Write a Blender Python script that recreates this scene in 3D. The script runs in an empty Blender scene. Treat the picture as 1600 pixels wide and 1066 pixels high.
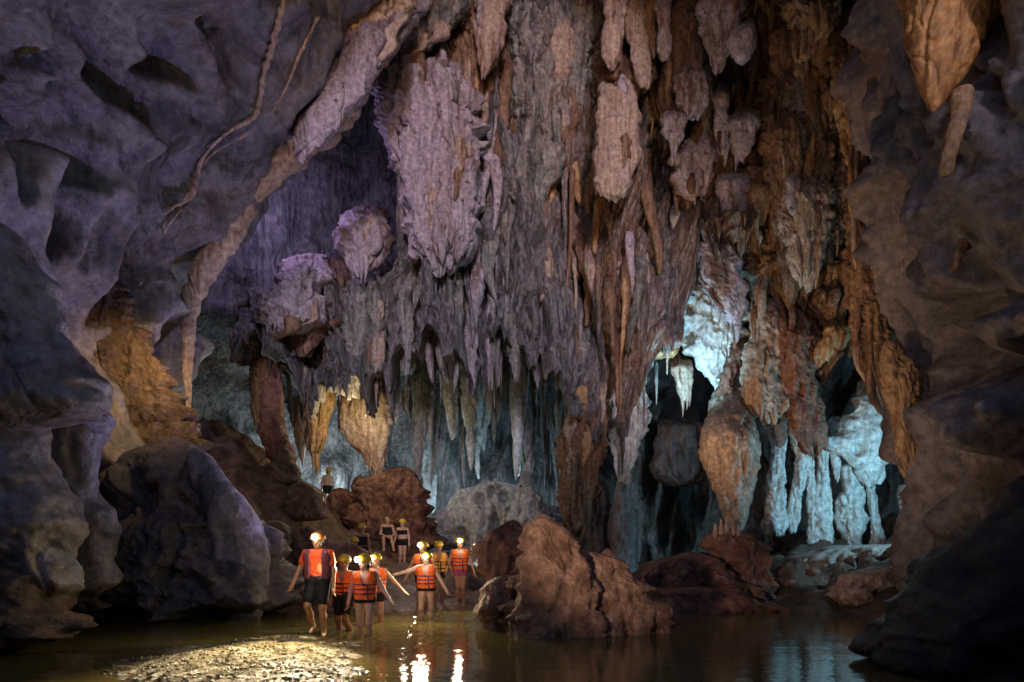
import bpy, math, random
import numpy as np
from mathutils import Vector

# ------------------------------------------------------------------ camera, world, lights, exposure
F, CXP, HYP, EYE = 1000.0, 800.0, 845.0, 1.6      # focal length in photo pixels, principal column, horizon row, eye height
scene = bpy.context.scene
COL = scene.collection
cam_d = bpy.data.cameras.new('camera')
cam_d.sensor_width = 36.0
cam_d.lens = F * 36.0 / 1600.0
cam_d.shift_y = (HYP - 533.0) / 1600.0
cam_d.clip_start, cam_d.clip_end = 0.1, 400.0
cam = bpy.data.objects.new('camera', cam_d)
cam.location = (0, 0, EYE)
cam.rotation_euler = (math.radians(90), 0, 0)
COL.objects.link(cam)
scene.camera = cam

world = bpy.data.worlds.new('World')
scene.world = world
world.use_nodes = True
wn = world.node_tree
wn.nodes.clear()
sky = wn.nodes.new('ShaderNodeTexSky')
sky.sky_type = 'NISHITA'
sky.sun_disc = False
SUN_EL, SUN_AZ = 9.0, 177.0                       # the light comes in low through the high cave mouth behind the camera
sky.sun_elevation = math.radians(SUN_EL)
sky.sun_rotation = math.radians(SUN_AZ)
sky.ozone_density = 2.5
sky.air_density = 1.0
sky.dust_density = 0.6
bg = wn.nodes.new('ShaderNodeBackground')
bg.inputs['Strength'].default_value = 0.15
wo = wn.nodes.new('ShaderNodeOutputWorld')
tint = wn.nodes.new('ShaderNodeMix'); tint.data_type = 'RGBA'; tint.blend_type = 'MULTIPLY'; tint.inputs[0].default_value = 1.0
tint.inputs[7].default_value = (.92, .82, 1.08, 1)        # dusk
wn.links.new(sky.outputs[0], tint.inputs[6]); wn.links.new(tint.outputs[2], bg.inputs['Color'])
wn.links.new(bg.outputs[0], wo.inputs['Surface'])
sun_d = bpy.data.lights.new('sun', 'SUN')
sun_d.energy = 1.05
sun_d.angle = math.radians(7)
sun_d.color = (.82, .74, 1.0)
sun = bpy.data.objects.new('sun', sun_d)
_e, _a = math.radians(SUN_EL), math.radians(SUN_AZ)
sun.rotation_euler = Vector((-math.sin(_a) * math.cos(_e), -math.cos(_a) * math.cos(_e), -math.sin(_e))).to_track_quat('-Z', 'Y').to_euler()
COL.objects.link(sun)

def lamp(name, kind, loc, power, color, size=0.15, target=None, angle=100, blend=0.6):
    d = bpy.data.lights.new(name, kind)
    d.energy = power
    d.color = color
    if kind in ('POINT', 'SPOT'):
        d.shadow_soft_size = size
    if kind == 'SPOT':
        d.spot_size = math.radians(angle)
        d.spot_blend = blend
    o = bpy.data.objects.new(name, d)
    o.location = loc
    if target is not None:
        o.rotation_euler = (Vector(target) - Vector(loc)).to_track_quat('-Z', 'Y').to_euler()
    COL.objects.link(o)
    return o

lamp('grotto_floodlight', 'POINT', (12.4, 15.9, 2.0), 110, (.36, .76, 1.0), .12)
lamp('grotto_torch', 'SPOT', (10.6, 15.0, 2.6), 520, (.30, .72, 1.0), .10, target=(7.6, 19.6, 5.0), angle=115, blend=.9)
lamp('web_torch', 'SPOT', (4.7, 18.0, 5.2), 520, (.28, .70, 1.0), .10, target=(5.8, 20.0, 8.6), angle=110, blend=.9)
lamp('chamber_floodlight', 'POINT', (-.8, 26.6, 1.4), 330, (.46, .78, 1.0), .12)
lamp('mound_torch', 'POINT', (-7.6, 27.2, 3.6), 260, (.72, .90, 1.0), .1)
lamp('mud_torch', 'SPOT', (-7.2, 13.0, 6.4), 170, (1.0, .66, .32), .06, target=(-8.6, 14.6, 4.4), angle=120, blend=1.0)
lamp('boulder_torch', 'SPOT', (2.2, 13.3, .9), 1000, (1.0, .64, .34), .10, target=(8.6, 18.6, 12.0), angle=80, blend=1.0)
lamp('hollow_fill', 'POINT', (-7.2, 19.2, 12.4), 150, (.62, .50, 1.0), .2)  # unseen violet lamp added to brighten the dark hollow
lamp('left_wall_fill', 'SPOT', (-2.6, 13.9, 1.0), 900, (.48, .44, 1.0), .1, target=(-7.2, 11.0, 9.5), angle=105, blend=1.0)  # unseen violet lamp added to rake and brighten the left wall
lamp('boulder_fill', 'SPOT', (-1.0, 6.6, 1.3), 750, (1.0, .72, .54), .15, target=(3.6, 12.6, 3.2), angle=66, blend=1.0)  # unseen warm lamp added to lighten the boulder front and right side
lamp('ledge_torch', 'POINT', (-4.9, 20.9, 5.6), 95, (1.0, .84, .46), .1)
lamp('bather_fill', 'POINT', (-2.9, 19.2, 2.4), 60, (1.0, .72, .60), .08)  # unseen warm lamp added to lift the bathers out of the dark
lamp('right_wall_fill', 'SPOT', (3.4, 9.4, .8), 150, (1.0, .74, .54), .1, target=(7.8, 11.6, 7.5), angle=95, blend=1.0)  # unseen warm fill added for the right wall
lamp('grotto_ledge_torch', 'SPOT', (11.4, 15.2, 3.0), 420, (.42, .80, 1.0), .08, target=(9.4, 16.6, .8), angle=80, blend=.9)


scene.view_settings.view_transform = 'Standard'
scene.view_settings.look = 'None'
scene.view_settings.gamma = 1.0
scene.view_settings.exposure = 0.5
scene.cycles.use_denoising = True
try:
    scene.cycles.denoiser = 'OPENIMAGEDENOISE'
except Exception:
    pass
scene.cycles.max_bounces = 5
scene.cycles.diffuse_bounces = 3
scene.cycles.glossy_bounces = 3
scene.cycles.transmission_bounces = 2
scene.cycles.sample_clamp_indirect = 4.0
scene.cycles.caustics_reflective = False
scene.cycles.caustics_refractive = False

def at(px, py, Y):
    return np.array([(px - CXP) * Y / F, Y, EYE + (HYP - py) * Y / F])

# ------------------------------------------------------------------ noise
_rng = np.random.default_rng(11)
_G = _rng.normal(size=(64, 64, 64, 3)).astype(np.float32)
_G /= np.linalg.norm(_G, axis=-1, keepdims=True)
_G = _G.reshape(-1, 3)

def noise(P, seed=0):
    P = np.asarray(P, np.float32) + np.float32(seed * 7.31)
    I = np.floor(P).astype(np.int32)
    f = P - I
    u = f * f * f * (f * (f * 6 - 15) + 10)
    I0 = I & 63
    I1 = (I + 1) & 63
    out = 0
    for dx in (0, 1):
        ix = (I1 if dx else I0)[..., 0] << 12
        wx = u[..., 0] if dx else 1 - u[..., 0]
        for dy in (0, 1):
            iy = (I1 if dy else I0)[..., 1] << 6
            wy = u[..., 1] if dy else 1 - u[..., 1]
            for dz in (0, 1):
                iz = (I1 if dz else I0)[..., 2]
                wz = u[..., 2] if dz else 1 - u[..., 2]
                g = _G[ix + iy + iz]
                out = out + wx * wy * wz * (g[..., 0] * (f[..., 0] - dx) + g[..., 1] * (f[..., 1] - dy) + g[..., 2] * (f[..., 2] - dz))
    return out * 1.5

def fbm(P, seed=0, octaves=4, gain=0.5):
    a, s, q = 1.0, 0, np.asarray(P, np.float32)
    for i in range(octaves):
        s = s + a * noise(q, seed + i * 3)
        q = q * 2.03
        a *= gain
    return s

def ridged(P, seed=0, octaves=3, gain=0.5):
    a, s, q = 1.0, 0, np.asarray(P, np.float32)
    for i in range(octaves):
        s = s + a * (1 - 2 * np.abs(noise(q, seed + i * 3)))
        q = q * 2.1
        a *= gain
    return s

def sstep(a, b, x):
    t = np.clip((x - a) / (b - a), 0, 1)
    return t * t * (3 - 2 * t)

def terrace(n, k, w=0.3):
    x = n * k
    f = np.floor(x)
    r = np.clip((x - f - 0.5) / w + 0.5, 0, 1)
    return (f + r * r * (3 - 2 * r)) / k

def cells(P, seed=0):
    """distance to the nearest jittered cell point (3-D)"""
    P = np.asarray(P, np.float32) + np.float32(seed * 5.17)
    I = np.floor(P).astype(np.int32)
    best = np.full(P.shape[:-1], 9.0, np.float32)
    for dx in (-1, 0, 1):
        for dy in (-1, 0, 1):
            for dz in (-1, 0, 1):
                J = I + np.array([dx, dy, dz], np.int32)
                h = ((J[..., 0] & 63) << 12) + ((J[..., 1] & 63) << 6) + (J[..., 2] & 63)
                c = J + 0.5 + 0.5 * _G[h]
                d = c - P
                best = np.minimum(best, (d * d).sum(-1))
    return np.sqrt(best)

# ------------------------------------------------------------------ meshes
def mesh_from(name, V, Q, smooth=True):
    V = np.ascontiguousarray(V, np.float32).reshape(-1, 3)
    Q = np.ascontiguousarray(Q, np.int32)
    me = bpy.data.meshes.new(name)
    n, k = Q.shape
    me.vertices.add(len(V))
    me.vertices.foreach_set('co', V.ravel())
    me.loops.add(n * k)
    me.loops.foreach_set('vertex_index', Q.ravel())
    me.polygons.add(n)
    me.polygons.foreach_set('loop_start', np.arange(0, n * k, k, dtype=np.int32))
    me.polygons.foreach_set('loop_total', np.full(n, k, np.int32))
    if smooth:
        me.polygons.foreach_set('use_smooth', np.ones(n, bool))
    me.update(calc_edges=True)
    return me

def put(name, me, mat, parent=None, label=None, cat=None, group=None, kind=None, loc=None):
    o = bpy.data.objects.new(name, me)
    if me is not None and mat is not None and len(me.materials) == 0:
        me.materials.append(mat)
    COL.objects.link(o)
    if parent is not None:
        o.parent = parent
    if loc is not None:
        o.location = loc
    if label: o['label'] = label
    if cat: o['category'] = cat
    if group: o['group'] = group
    if kind: o['kind'] = kind
    return o

def grid_quads(nr, nc, wrap=False):
    r = np.arange(nr - 1)[:, None]
    c = np.arange(nc if wrap else nc - 1)[None, :]
    c1 = (c + 1) % nc
    a = r * nc + c
    b = r * nc + c1
    return np.stack([a, b, b + nc, a + nc], -1).reshape(-1, 4)

def interp(x, xs, ys):
    """smooth monotone-ish interpolation through points"""
    xs = np.asarray(xs, float); ys = np.asarray(ys, float)
    d = np.gradient(ys, xs)
    i = np.clip(np.searchsorted(xs, x) - 1, 0, len(xs) - 2)
    h = xs[i + 1] - xs[i]
    t = np.clip((x - xs[i]) / h, 0, 1)
    t2, t3 = t * t, t * t * t
    return (2*t3-3*t2+1)*ys[i] + (t3-2*t2+t)*h*d[i]*0.7 + (-2*t3+3*t2)*ys[i+1] + (t3-t2)*h*d[i+1]*0.7

# ------------------------------------------------------------------ materials
MATS = {}
def rock_mat(name, stops, scale=0.6, zsq=0.35, rough=(0.4, 0.75), bump=0.35, bscale=9.0, streak=0.5, speck=None, spec=0.4, warm=None):
    m = bpy.data.materials.new(name)
    m.use_nodes = True
    nt = m.node_tree
    N, L = nt.nodes, nt.links
    b = N['Principled BSDF']
    geo = N.new('ShaderNodeNewGeometry')
    mp = N.new('ShaderNodeMapping'); mp.inputs['Scale'].default_value = (1, 1, zsq)
    L.new(geo.outputs['Position'], mp.inputs['Vector'])
    n1 = N.new('ShaderNodeTexNoise'); n1.inputs['Scale'].default_value = scale; n1.inputs['Detail'].default_value = 9; n1.inputs['Roughness'].default_value = 0.62; n1.inputs['Distortion'].default_value = 0.8
    L.new(mp.outputs[0], n1.inputs['Vector'])
    mp2 = N.new('ShaderNodeMapping'); mp2.inputs['Scale'].default_value = (1, 1, 0.07)
    L.new(geo.outputs['Position'], mp2.inputs['Vector'])
    n2 = N.new('ShaderNodeTexNoise'); n2.inputs['Scale'].default_value = 6.5; n2.inputs['Detail'].default_value = 6; n2.inputs['Distortion'].default_value = 0.6
    L.new(mp2.outputs[0], n2.inputs['Vector'])
    mx = N.new('ShaderNodeMath'); mx.operation = 'MULTIPLY_ADD'
    mx.inputs[1].default_value = streak * 0.8; L.new(n2.outputs['Fac'], mx.inputs[0])
    sub = N.new('ShaderNodeMath'); sub.operation = 'ADD'; sub.inputs[1].default_value = -streak * 0.4
    L.new(n1.outputs['Fac'], sub.inputs[0]); L.new(sub.outputs[0], mx.inputs[2])
    cr = N.new('ShaderNodeValToRGB')
    el = cr.color_ramp.elements
    lo, hi = 0.34, 0.66
    for i, c in enumerate(stops):
        p = lo + (hi - lo) * i / max(1, len(stops) - 1)
        e = el[i] if i < 2 else el.new(p)
        e.position = p
        e.color = (*c, 1)
    L.new(mx.outputs[0], cr.inputs['Fac'])
    base_col = cr.outputs['Color']
    if warm:
        sx = N.new('ShaderNodeSeparateXYZ'); L.new(geo.outputs['Position'], sx.inputs[0])
        nw = N.new('ShaderNodeTexNoise'); nw.inputs['Scale'].default_value = 0.45; nw.inputs['Detail'].default_value = 6
        L.new(mp.outputs[0], nw.inputs['Vector'])
        ma = N.new('ShaderNodeMath'); ma.operation = 'MULTIPLY_ADD'; ma.inputs[1].default_value = 14.0
        L.new(nw.outputs['Fac'], ma.inputs[0]); L.new(sx.outputs['X'], ma.inputs[2])
        mr = N.new('ShaderNodeMapRange'); mr.interpolation_type = 'SMOOTHSTEP'; mr.inputs[1].default_value = warm[0] + 7; mr.inputs[2].default_value = warm[1] + 7
        L.new(ma.outputs[0], mr.inputs[0])
        cr2 = N.new('ShaderNodeValToRGB'); el2 = cr2.color_ramp.elements
        for i, c in enumerate(warm[2]):
            p = lo + (hi - lo) * i / max(1, len(warm[2]) - 1)
            e = el2[i] if i < 2 else el2.new(p)
            e.position = p; e.color = (*c, 1)
        L.new(mx.outputs[0], cr2.inputs['Fac'])
        mw = N.new('ShaderNodeMix'); mw.data_type = 'RGBA'
        L.new(mr.outputs[0], mw.inputs[0]); L.new(cr.outputs['Color'], mw.inputs[6]); L.new(cr2.outputs['Color'], mw.inputs[7])
        base_col = mw.outputs[2]
    n3 = N.new('ShaderNodeTexNoise'); n3.inputs['Scale'].default_value = bscale; n3.inputs['Detail'].default_value = 10; n3.inputs['Roughness'].default_value = 0.65
    L.new(geo.outputs['Position'], n3.inputs['Vector'])
    col = base_col
    fine = N.new('ShaderNodeMapRange'); fine.inputs[1].default_value = 0.3; fine.inputs[2].default_value = 0.7; fine.inputs[3].default_value = 0.45; fine.inputs[4].default_value = 1.5
    L.new(n3.outputs['Fac'], fine.inputs[0])
    mul = N.new('ShaderNodeMix'); mul.data_type = 'RGBA'; mul.blend_type = 'MULTIPLY'; mul.inputs[0].default_value = 1.0
    L.new(col, mul.inputs[6]); L.new(fine.outputs[0], mul.inputs[7])
    col = mul.outputs[2]
    if speck:
        n4 = N.new('ShaderNodeTexNoise'); n4.inputs['Scale'].default_value = speck[1]; n4.inputs['Detail'].default_value = 5
        L.new(geo.outputs['Position'], n4.inputs['Vector'])
        r4 = N.new('ShaderNodeMapRange'); r4.inputs[1].default_value = speck[2]; r4.inputs[2].default_value = speck[2] + 0.08
        L.new(n4.outputs['Fac'], r4.inputs[0])
        m4 = N.new('ShaderNodeMix'); m4.data_type = 'RGBA'; m4.inputs[7].default_value = (*speck[0], 1)
        L.new(r4.outputs[0], m4.inputs[0]); L.new(col, m4.inputs[6])
        col = m4.outputs[2]
    L.new(col, b.inputs['Base Color'])
    rr = N.new('ShaderNodeMapRange'); rr.inputs[1].default_value = 0.3; rr.inputs[2].default_value = 0.7; rr.inputs[3].default_value = rough[0]; rr.inputs[4].default_value = rough[1]
    L.new(n1.outputs['Fac'], rr.inputs[0]); L.new(rr.outputs[0], b.inputs['Roughness'])
    b.inputs['Specular IOR Level'].default_value = spec
    ad = N.new('ShaderNodeMath'); ad.operation = 'MULTIPLY_ADD'; ad.inputs[1].default_value = 1.0 * streak
    L.new(n2.outputs['Fac'], ad.inputs[0]); L.new(n3.outputs['Fac'], ad.inputs[2])
    bp = N.new('ShaderNodeBump'); bp.inputs['Strength'].default_value = bump; bp.inputs['Distance'].default_value = 0.15
    L.new(ad.outputs[0], bp.inputs['Height']); L.new(bp.outputs[0], b.inputs['Normal'])
    MATS[name] = m
    return m

def plain_mat(name, color, rough=0.6, spec=0.4, emit=None, strength=0, var=0.15, scale=18, metallic=0, sss=0):
    m = bpy.data.materials.new(name)
    m.use_nodes = True
    nt = m.node_tree
    b = nt.nodes['Principled BSDF']
    n = nt.nodes.new('ShaderNodeTexNoise'); n.inputs['Scale'].default_value = scale; n.inputs['Detail'].default_value = 5
    tc = nt.nodes.new('ShaderNodeTexCoord'); nt.links.new(tc.outputs['Object'], n.inputs['Vector'])
    r = nt.nodes.new('ShaderNodeMapRange'); r.inputs[1].default_value = 0.3; r.inputs[2].default_value = 0.7; r.inputs[3].default_value = 1 - var; r.inputs[4].default_value = 1 + var
    nt.links.new(n.outputs['Fac'], r.inputs[0])
    mx = nt.nodes.new('ShaderNodeMix'); mx.data_type = 'RGBA'; mx.blend_type = 'MULTIPLY'; mx.inputs[0].default_value = 1
    mx.inputs[6].default_value = (*color, 1); nt.links.new(r.outputs[0], mx.inputs[7])
    nt.links.new(mx.outputs[2], b.inputs['Base Color'])
    b.inputs['Roughness'].default_value = rough
    b.inputs['Specular IOR Level'].default_value = spec
    b.inputs['Metallic'].default_value = metallic
    if emit:
        b.inputs['Emission Color'].default_value = (*emit, 1)
        b.inputs['Emission Strength'].default_value = strength
    MATS[name] = m
    return m

rock_mat('smooth_limestone', [(.06,.055,.06), (.16,.145,.15), (.28,.25,.24), (.20,.155,.125), (.10,.09,.095)], scale=0.45, zsq=0.7, bump=0.55, bscale=5, streak=0.3, rough=(.22, .5), spec=.55, speck=((.42,.38,.36), 3.0, .70))
rock_mat('wall_limestone', [(.09,.07,.065), (.15,.12,.11), (.21,.165,.145), (.16,.115,.085)], scale=0.5, zsq=0.5, bump=0.3, bscale=7, streak=0.4, rough=(.35, .6), speck=((.40,.36,.36), 2.6, .71))
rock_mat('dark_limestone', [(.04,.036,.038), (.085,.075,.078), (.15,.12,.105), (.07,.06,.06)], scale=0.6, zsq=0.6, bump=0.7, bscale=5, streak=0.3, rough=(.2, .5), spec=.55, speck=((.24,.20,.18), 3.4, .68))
rock_mat('shaded_rock', [(.012,.012,.013), (.025,.024,.026), (.045,.04,.04)], scale=0.6, zsq=0.6, bump=0.9, bscale=4, streak=0.2, rough=(.25, .5))  # shade of the lower corner put into the rock colour
rock_mat('golden_mud', [(.10,.06,.035), (.22,.14,.075), (.32,.21,.11)], scale=1.1, zsq=1, bump=1.0, bscale=9, streak=0.1, rough=(.18, .4), spec=.6)
rock_mat('lavender_crust', [(.16,.10,.085), (.34,.27,.27), (.46,.38,.41), (.36,.29,.33)], scale=0.9, zsq=0.4, bump=0.6, bscale=9, streak=0.6, speck=((.10,.06,.05), 6.0, .63))
rock_mat('brown_flowstone', [(.06,.03,.017), (.16,.085,.045), (.26,.155,.09), (.12,.06,.03)], scale=0.8, zsq=0.3, bump=0.5, bscale=9, streak=0.9)
rock_mat('ochre_flowstone', [(.20,.10,.035), (.36,.20,.08), (.44,.27,.13), (.28,.13,.045)], scale=0.7, zsq=0.3, bump=0.4, bscale=9, streak=0.7)
rock_mat('orange_flowstone', [(.30,.12,.03), (.50,.23,.06), (.58,.30,.10), (.38,.15,.035)], scale=0.7, zsq=0.2, bump=0.4, bscale=9, streak=0.8)
rock_mat('tan_flowstone', [(.22,.13,.09), (.36,.25,.18), (.44,.33,.25), (.30,.19,.13)], scale=0.7, zsq=0.25, bump=0.4, bscale=9, streak=0.9)
rock_mat('grey_flowstone', [(.07,.065,.05), (.19,.175,.15), (.32,.29,.25), (.16,.115,.08)], scale=0.9, zsq=0.3, bump=0.55, bscale=9, streak=0.8, speck=((.05,.05,.055), 3.0, .64))
rock_mat('pale_calcite', [(.42,.40,.36), (.60,.60,.56), (.68,.68,.64), (.48,.43,.37)], scale=1.2, zsq=0.4, bump=0.5, bscale=7, streak=0.5, speck=((.10,.09,.09), 2.2, .66))
rock_mat('red_rock', [(.10,.045,.03), (.20,.09,.06), (.30,.15,.10), (.17,.075,.05)], scale=1.1, zsq=0.7, bump=1.0, bscale=5, streak=0.2, speck=((.34,.26,.24), 5.0, .66))
rock_mat('curtain_rock', [(.07,.06,.06), (.17,.15,.14), (.28,.25,.25), (.15,.12,.09), (.32,.27,.27)], scale=0.7, zsq=0.25, bump=0.8, bscale=7, streak=1.0, warm=(2.0, 7.0, [(.06,.03,.017), (.17,.09,.045), (.28,.17,.10), (.13,.065,.03), (.30,.20,.15)]))
rock_mat('boulder_rock', [(.13,.065,.04), (.25,.14,.09), (.36,.22,.15), (.20,.10,.06)], scale=1.3, zsq=0.8, bump=1.0, bscale=5, streak=0.2, speck=((.42,.34,.32), 5.0, .66))
rock_mat('back_rock', [(.06,.057,.06), (.15,.145,.145), (.26,.25,.24), (.12,.11,.11)], scale=0.5, zsq=0.35, bump=0.9, bscale=4, streak=0.8, rough=(.45, .75), speck=((.06,.055,.06), 1.6, .66))
rock_mat('cave_mud', [(.035,.024,.018), (.09,.055,.038), (.17,.11,.075), (.07,.045,.034)], scale=1.2, zsq=1, bump=1.0, bscale=4, streak=0, rough=(.3, .6))
rock_mat('river_gravel', [(.12,.09,.04), (.28,.23,.11), (.42,.36,.20)], scale=3.0, zsq=1, bump=0.7, bscale=30, streak=0, rough=(.12, .4), spec=.6)
rock_mat('vein_calcite', [(.40,.25,.15), (.62,.44,.29), (.72,.54,.37)], scale=1.5, zsq=0.6, bump=0.5, bscale=8, streak=0.4)

# ------------------------------------------------------------------ the cave shell
def sheet(name, plan, z0, z1, ns, nz, lean, disp, mat, side=1, dents=()):
    plan = np.array(plan, float)
    seg = np.r_[0, np.cumsum(np.hypot(*np.diff(plan, axis=0).T))]
    fine = np.linspace(0, seg[-1], 3000)
    px = interp(fine, seg, plan[:, 0]); py = interp(fine, seg, plan[:, 1])
    dens = 1.0 / np.maximum(4.0, np.hypot(px, py)) * np.where(py < 3, 0.15, 1.0)
    cum = np.r_[0, np.cumsum(0.5 * (dens[1:] + dens[:-1]))]
    s = np.interp(np.linspace(0, cum[-1], ns), cum, fine)
    X = np.interp(s, fine, px); Y = np.interp(s, fine, py)
    tx = np.gradient(X, s); ty = np.gradient(Y, s)
    ln = np.hypot(tx, ty)
    nx, ny = side * ty / ln, -side * tx / ln
    z = np.linspace(z0, z1, nz)
    P = np.zeros((nz, ns, 3), np.float32)
    P[..., 0] = X[None]; P[..., 1] = Y[None]; P[..., 2] = z[:, None]
    P = P + lean(P)
    D = disp(P)
    # hollows named by where they are seen, carried over to wall coordinates
    pxv = CXP + F * P[..., 0] / np.maximum(P[..., 1], 0.5)
    pyv = HYP - F * (P[..., 2] - EYE) / np.maximum(P[..., 1], 0.5)
    S2 = np.broadcast_to(s[None], pxv.shape); Z2 = P[..., 2]
    for (cx, cy, rx, ry, dep) in dents:
        e = np.where(P[..., 1] > 3, (pxv - cx) ** 2 + (pyv - cy) ** 2, 1e12)
        k = np.unravel_index(np.argmin(e), e.shape)
        r, c = k
        c2 = min(c + 3, ns - 1)
        dpds = abs(pxv[r, c2] - pxv[r, c2 - 6]) / max(1e-3, s[c2] - s[c2 - 6])
        rs = min(1.45 * rx / max(dpds, 8.0), 2.5)
        rz = 1.12 * ry * P[r, c, 1] / F
        a = 0.25 * noise(np.stack([S2 * 1.1, Z2 * 1.1, 0 * Z2 + cx], -1), 3)
        q = np.sqrt(((S2 - s[c]) / rs) ** 2 + ((Z2 - Z2[r, c]) / rz) ** 2) + a
        D = D - 1.9 * dep * (1 - sstep(0.5, 1.08, q)) + 0.12 * abs(dep) * np.exp(-((q - 1.2) / 0.2) ** 2)
    nrm = np.zeros_like(P)
    nrm[..., 0] = nx[None]; nrm[..., 1] = ny[None]
    P = P + nrm * D[..., None]
    me = mesh_from(name, P, grid_quads(nz, ns))
    o = put(name, me, mat, kind='structure')
    return o, P

def lean_left(P):
    z = P[..., 2]
    d = np.interp(z, [0, 6.5, 8.9, 10.6, 11.4, 12.6, 13.9, 15.5, 20, 26], [0, 0, .9, 1.8, 2.6, 3.5, 4.3, 5.2, 7.6, 9.5])
    o = np.zeros_like(P); o[..., 0] = d * (.25 + .75 * sstep(0, 8, P[..., 1]))
    return o

def disp_left(P):
    q = P * np.array([.32, .32, .32])
    big = 0.7 * fbm(q, 5, 3)
    w = P + 0.6 * np.stack([noise(P * .6, 21), noise(P * .6, 22), noise(P * .6, 23)], -1)
    c1 = cells(w * np.array([.42, .42, .36]), 2)
    c2 = cells(w * np.array([.95, .95, .8]), 4)
    sc = 0.55 * (sstep(0.15, 0.75, c1) - .5) + 0.30 * (sstep(0.12, 0.62, c2) - .5)
    flow = 0.08 * noise(P * np.array([1.5, 1.5, .35]), 8)
    crk = -.10 * (1 - sstep(0, .06, np.abs(noise(w * np.array([.7, .7, .5]), 14))))
    return (big + sc * 1.25 + flow + crk + 0.035 * fbm(P * 2.4, 9, 4)).astype(np.float32)

DENTS_L = [(12,35,14,36,.7),(53,66,30,26,.35),(152,35,26,28,.5),(121,127,20,30,.6),(38,150,30,52,.9),(95,215,42,45,.8),(66,340,28,92,1.3),
           (134,177,20,30,.5),(213,167,26,38,.35),(291,127,22,26,.7),(349,135,44,42,.7),(299,203,12,20,.4),(238,208,12,10,.35),(233,319,58,58,.9),
           (185,294,13,16,.4),(132,440,20,54,1.0),(203,430,28,72,1.1),(285,354,34,56,1.0),(253,70,25,34,.4),(330,250,25,22,.35),(380,90,22,40,.35),
           (330,470,24,60,.7),(250,560,22,60,.7),(10,250,14,60,.6),(180,100,14,22,.35),(430,150,18,40,.3)]
wall_left, PL = sheet('cave_wall_left', [(-14,-7),(-11,0),(-8.8,6),(-8.5,10),(-8.9,13),(-8.7,15.3),(-8.8,16.6),(-9.8,17.8),(-12,18.6),(-15,19)],
                      -1.5, 22, 315, 315, lean_left, disp_left, MATS['smooth_limestone'], side=1, dents=DENTS_L)

def lean_right(P):
    z = P[..., 2]
    d = np.interp(z, [0, 2, 5, 8.4, 12.2, 18, 26], [0, 0, -.35, -.75, -1.4, -3.5, -7.5])
    o = np.zeros_like(P); o[..., 0] = d * (.25 + .75 * sstep(0, 8, P[..., 1]))
    return o

def disp_right(P):
    big = 0.55 * fbm(P * .35, 35, 3)
    w = P + 0.5 * np.stack([noise(P * .6, 31), noise(P * .6, 32), noise(P * .6, 33)], -1)
    c1 = cells(w * np.array([.4, .4, .3]), 6)
    fold = .62 * ridged(w * np.array([.7, .7, .14]), 41, 3) - .75
    ter = .5 * terrace(fbm(w * np.array([.7, .7, .45]), 43, 3), 3.5, .3)
    crk = -.22 * (1 - sstep(0, .07, np.abs(noise(w * np.array([1.0, 1.0, .35]), 44))))
    return (big + 0.35 * (sstep(0.15, 0.8, c1) - .5) + fold + ter + crk + 0.10 * fbm(P * np.array([1.6, 1.6, .9]), 38, 4)).astype(np.float32)

DENTS_R = [(1572,150,50,75,1.1),(1520,345,24,46,.9),(1462,545,36,70,.7),(1575,655,30,60,-.6),(1495,250,14,50,.5),(1420,400,26,70,.3),(1560,420,36,60,.3),(1540,520,46,40,-.35)]
wall_right, PR = sheet('cave_wall_right', [(14,-7),(10.5,0),(7.6,6),(7.1,9.5),(7.8,12.2),(8.7,13.3),(10.5,13.9),(16.5,14.4)],
                       -1.5, 22, 235, 260, lean_right, disp_right, MATS['wall_limestone'], side=-1, dents=DENTS_R)

def lean_back(P):
    o = np.zeros_like(P)
    o[..., 1] = -7.5 * sstep(5.5, 9.5, P[..., 2]) * (1 - sstep(-4.0, -0.5, P[..., 0])) * sstep(-14, -10, P[..., 0])
    return o

def disp_back(P):
    low = 1 - sstep(8, 12, P[..., 2])
    big = 0.9 * fbm(P * .22, 45, 3)
    fold = (0.55 + .6 * low) * ridged(P * np.array([.55, .55, .10]), 47, 2) * (1 - .8 * sstep(-2, -6, P[..., 0]) )
    c1 = cells(P * np.array([.6, .6, .45]), 6)
    return (big + fold + low * 0.5 * (sstep(0.1, 0.75, c1) - .5) + 0.1 * fbm(P * 1.3, 48, 3)).astype(np.float32)

wall_back, PB = sheet('cave_wall_back', [(-15,18),(-13,22),(-11,26),(-8,30),(-2,32),(4,32),(9,30),(13,26),(15.5,21),(16,17),(15.5,14)],
                      -1.5, 26, 305, 205, lean_back, disp_back, MATS['back_rock'], side=1)

# unseen wall below the mouth, added behind the camera to block low light
def disp_mouth(P):
    return (0.8 * fbm(P * .3, 57, 3)).astype(np.float32)
def lean_mouth(P):
    o = np.zeros_like(P)
    o[..., 2] = (P[..., 2] + 1.5) * (.18 * noise(P[..., [0, 0, 0]] * np.array([.35, 0, 0]) + np.array([0, 3.3, 1.1]), 58))
    return o
sheet('mouth_occluder', [(-16,-7),(-8,-8),(0,-8.4),(8,-8),(16,-7)], -1.5, 9.6, 70, 50, lean_mouth, disp_mouth, MATS['smooth_limestone'], side=-1)

# ceiling
gx = np.linspace(-18, 19, 120); gy = np.linspace(-7, 35, 130)
GX, GY = np.meshgrid(gx, gy)
P = np.stack([GX, GY, 0 * GX + 26.0], -1).astype(np.float32)
P[..., 2] += 1.2 * fbm(P * .25, 61, 3)
put('cave_ceiling', mesh_from('cave_ceiling', P, grid_quads(130, 120)), MATS['curtain_rock'], kind='structure')

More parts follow.
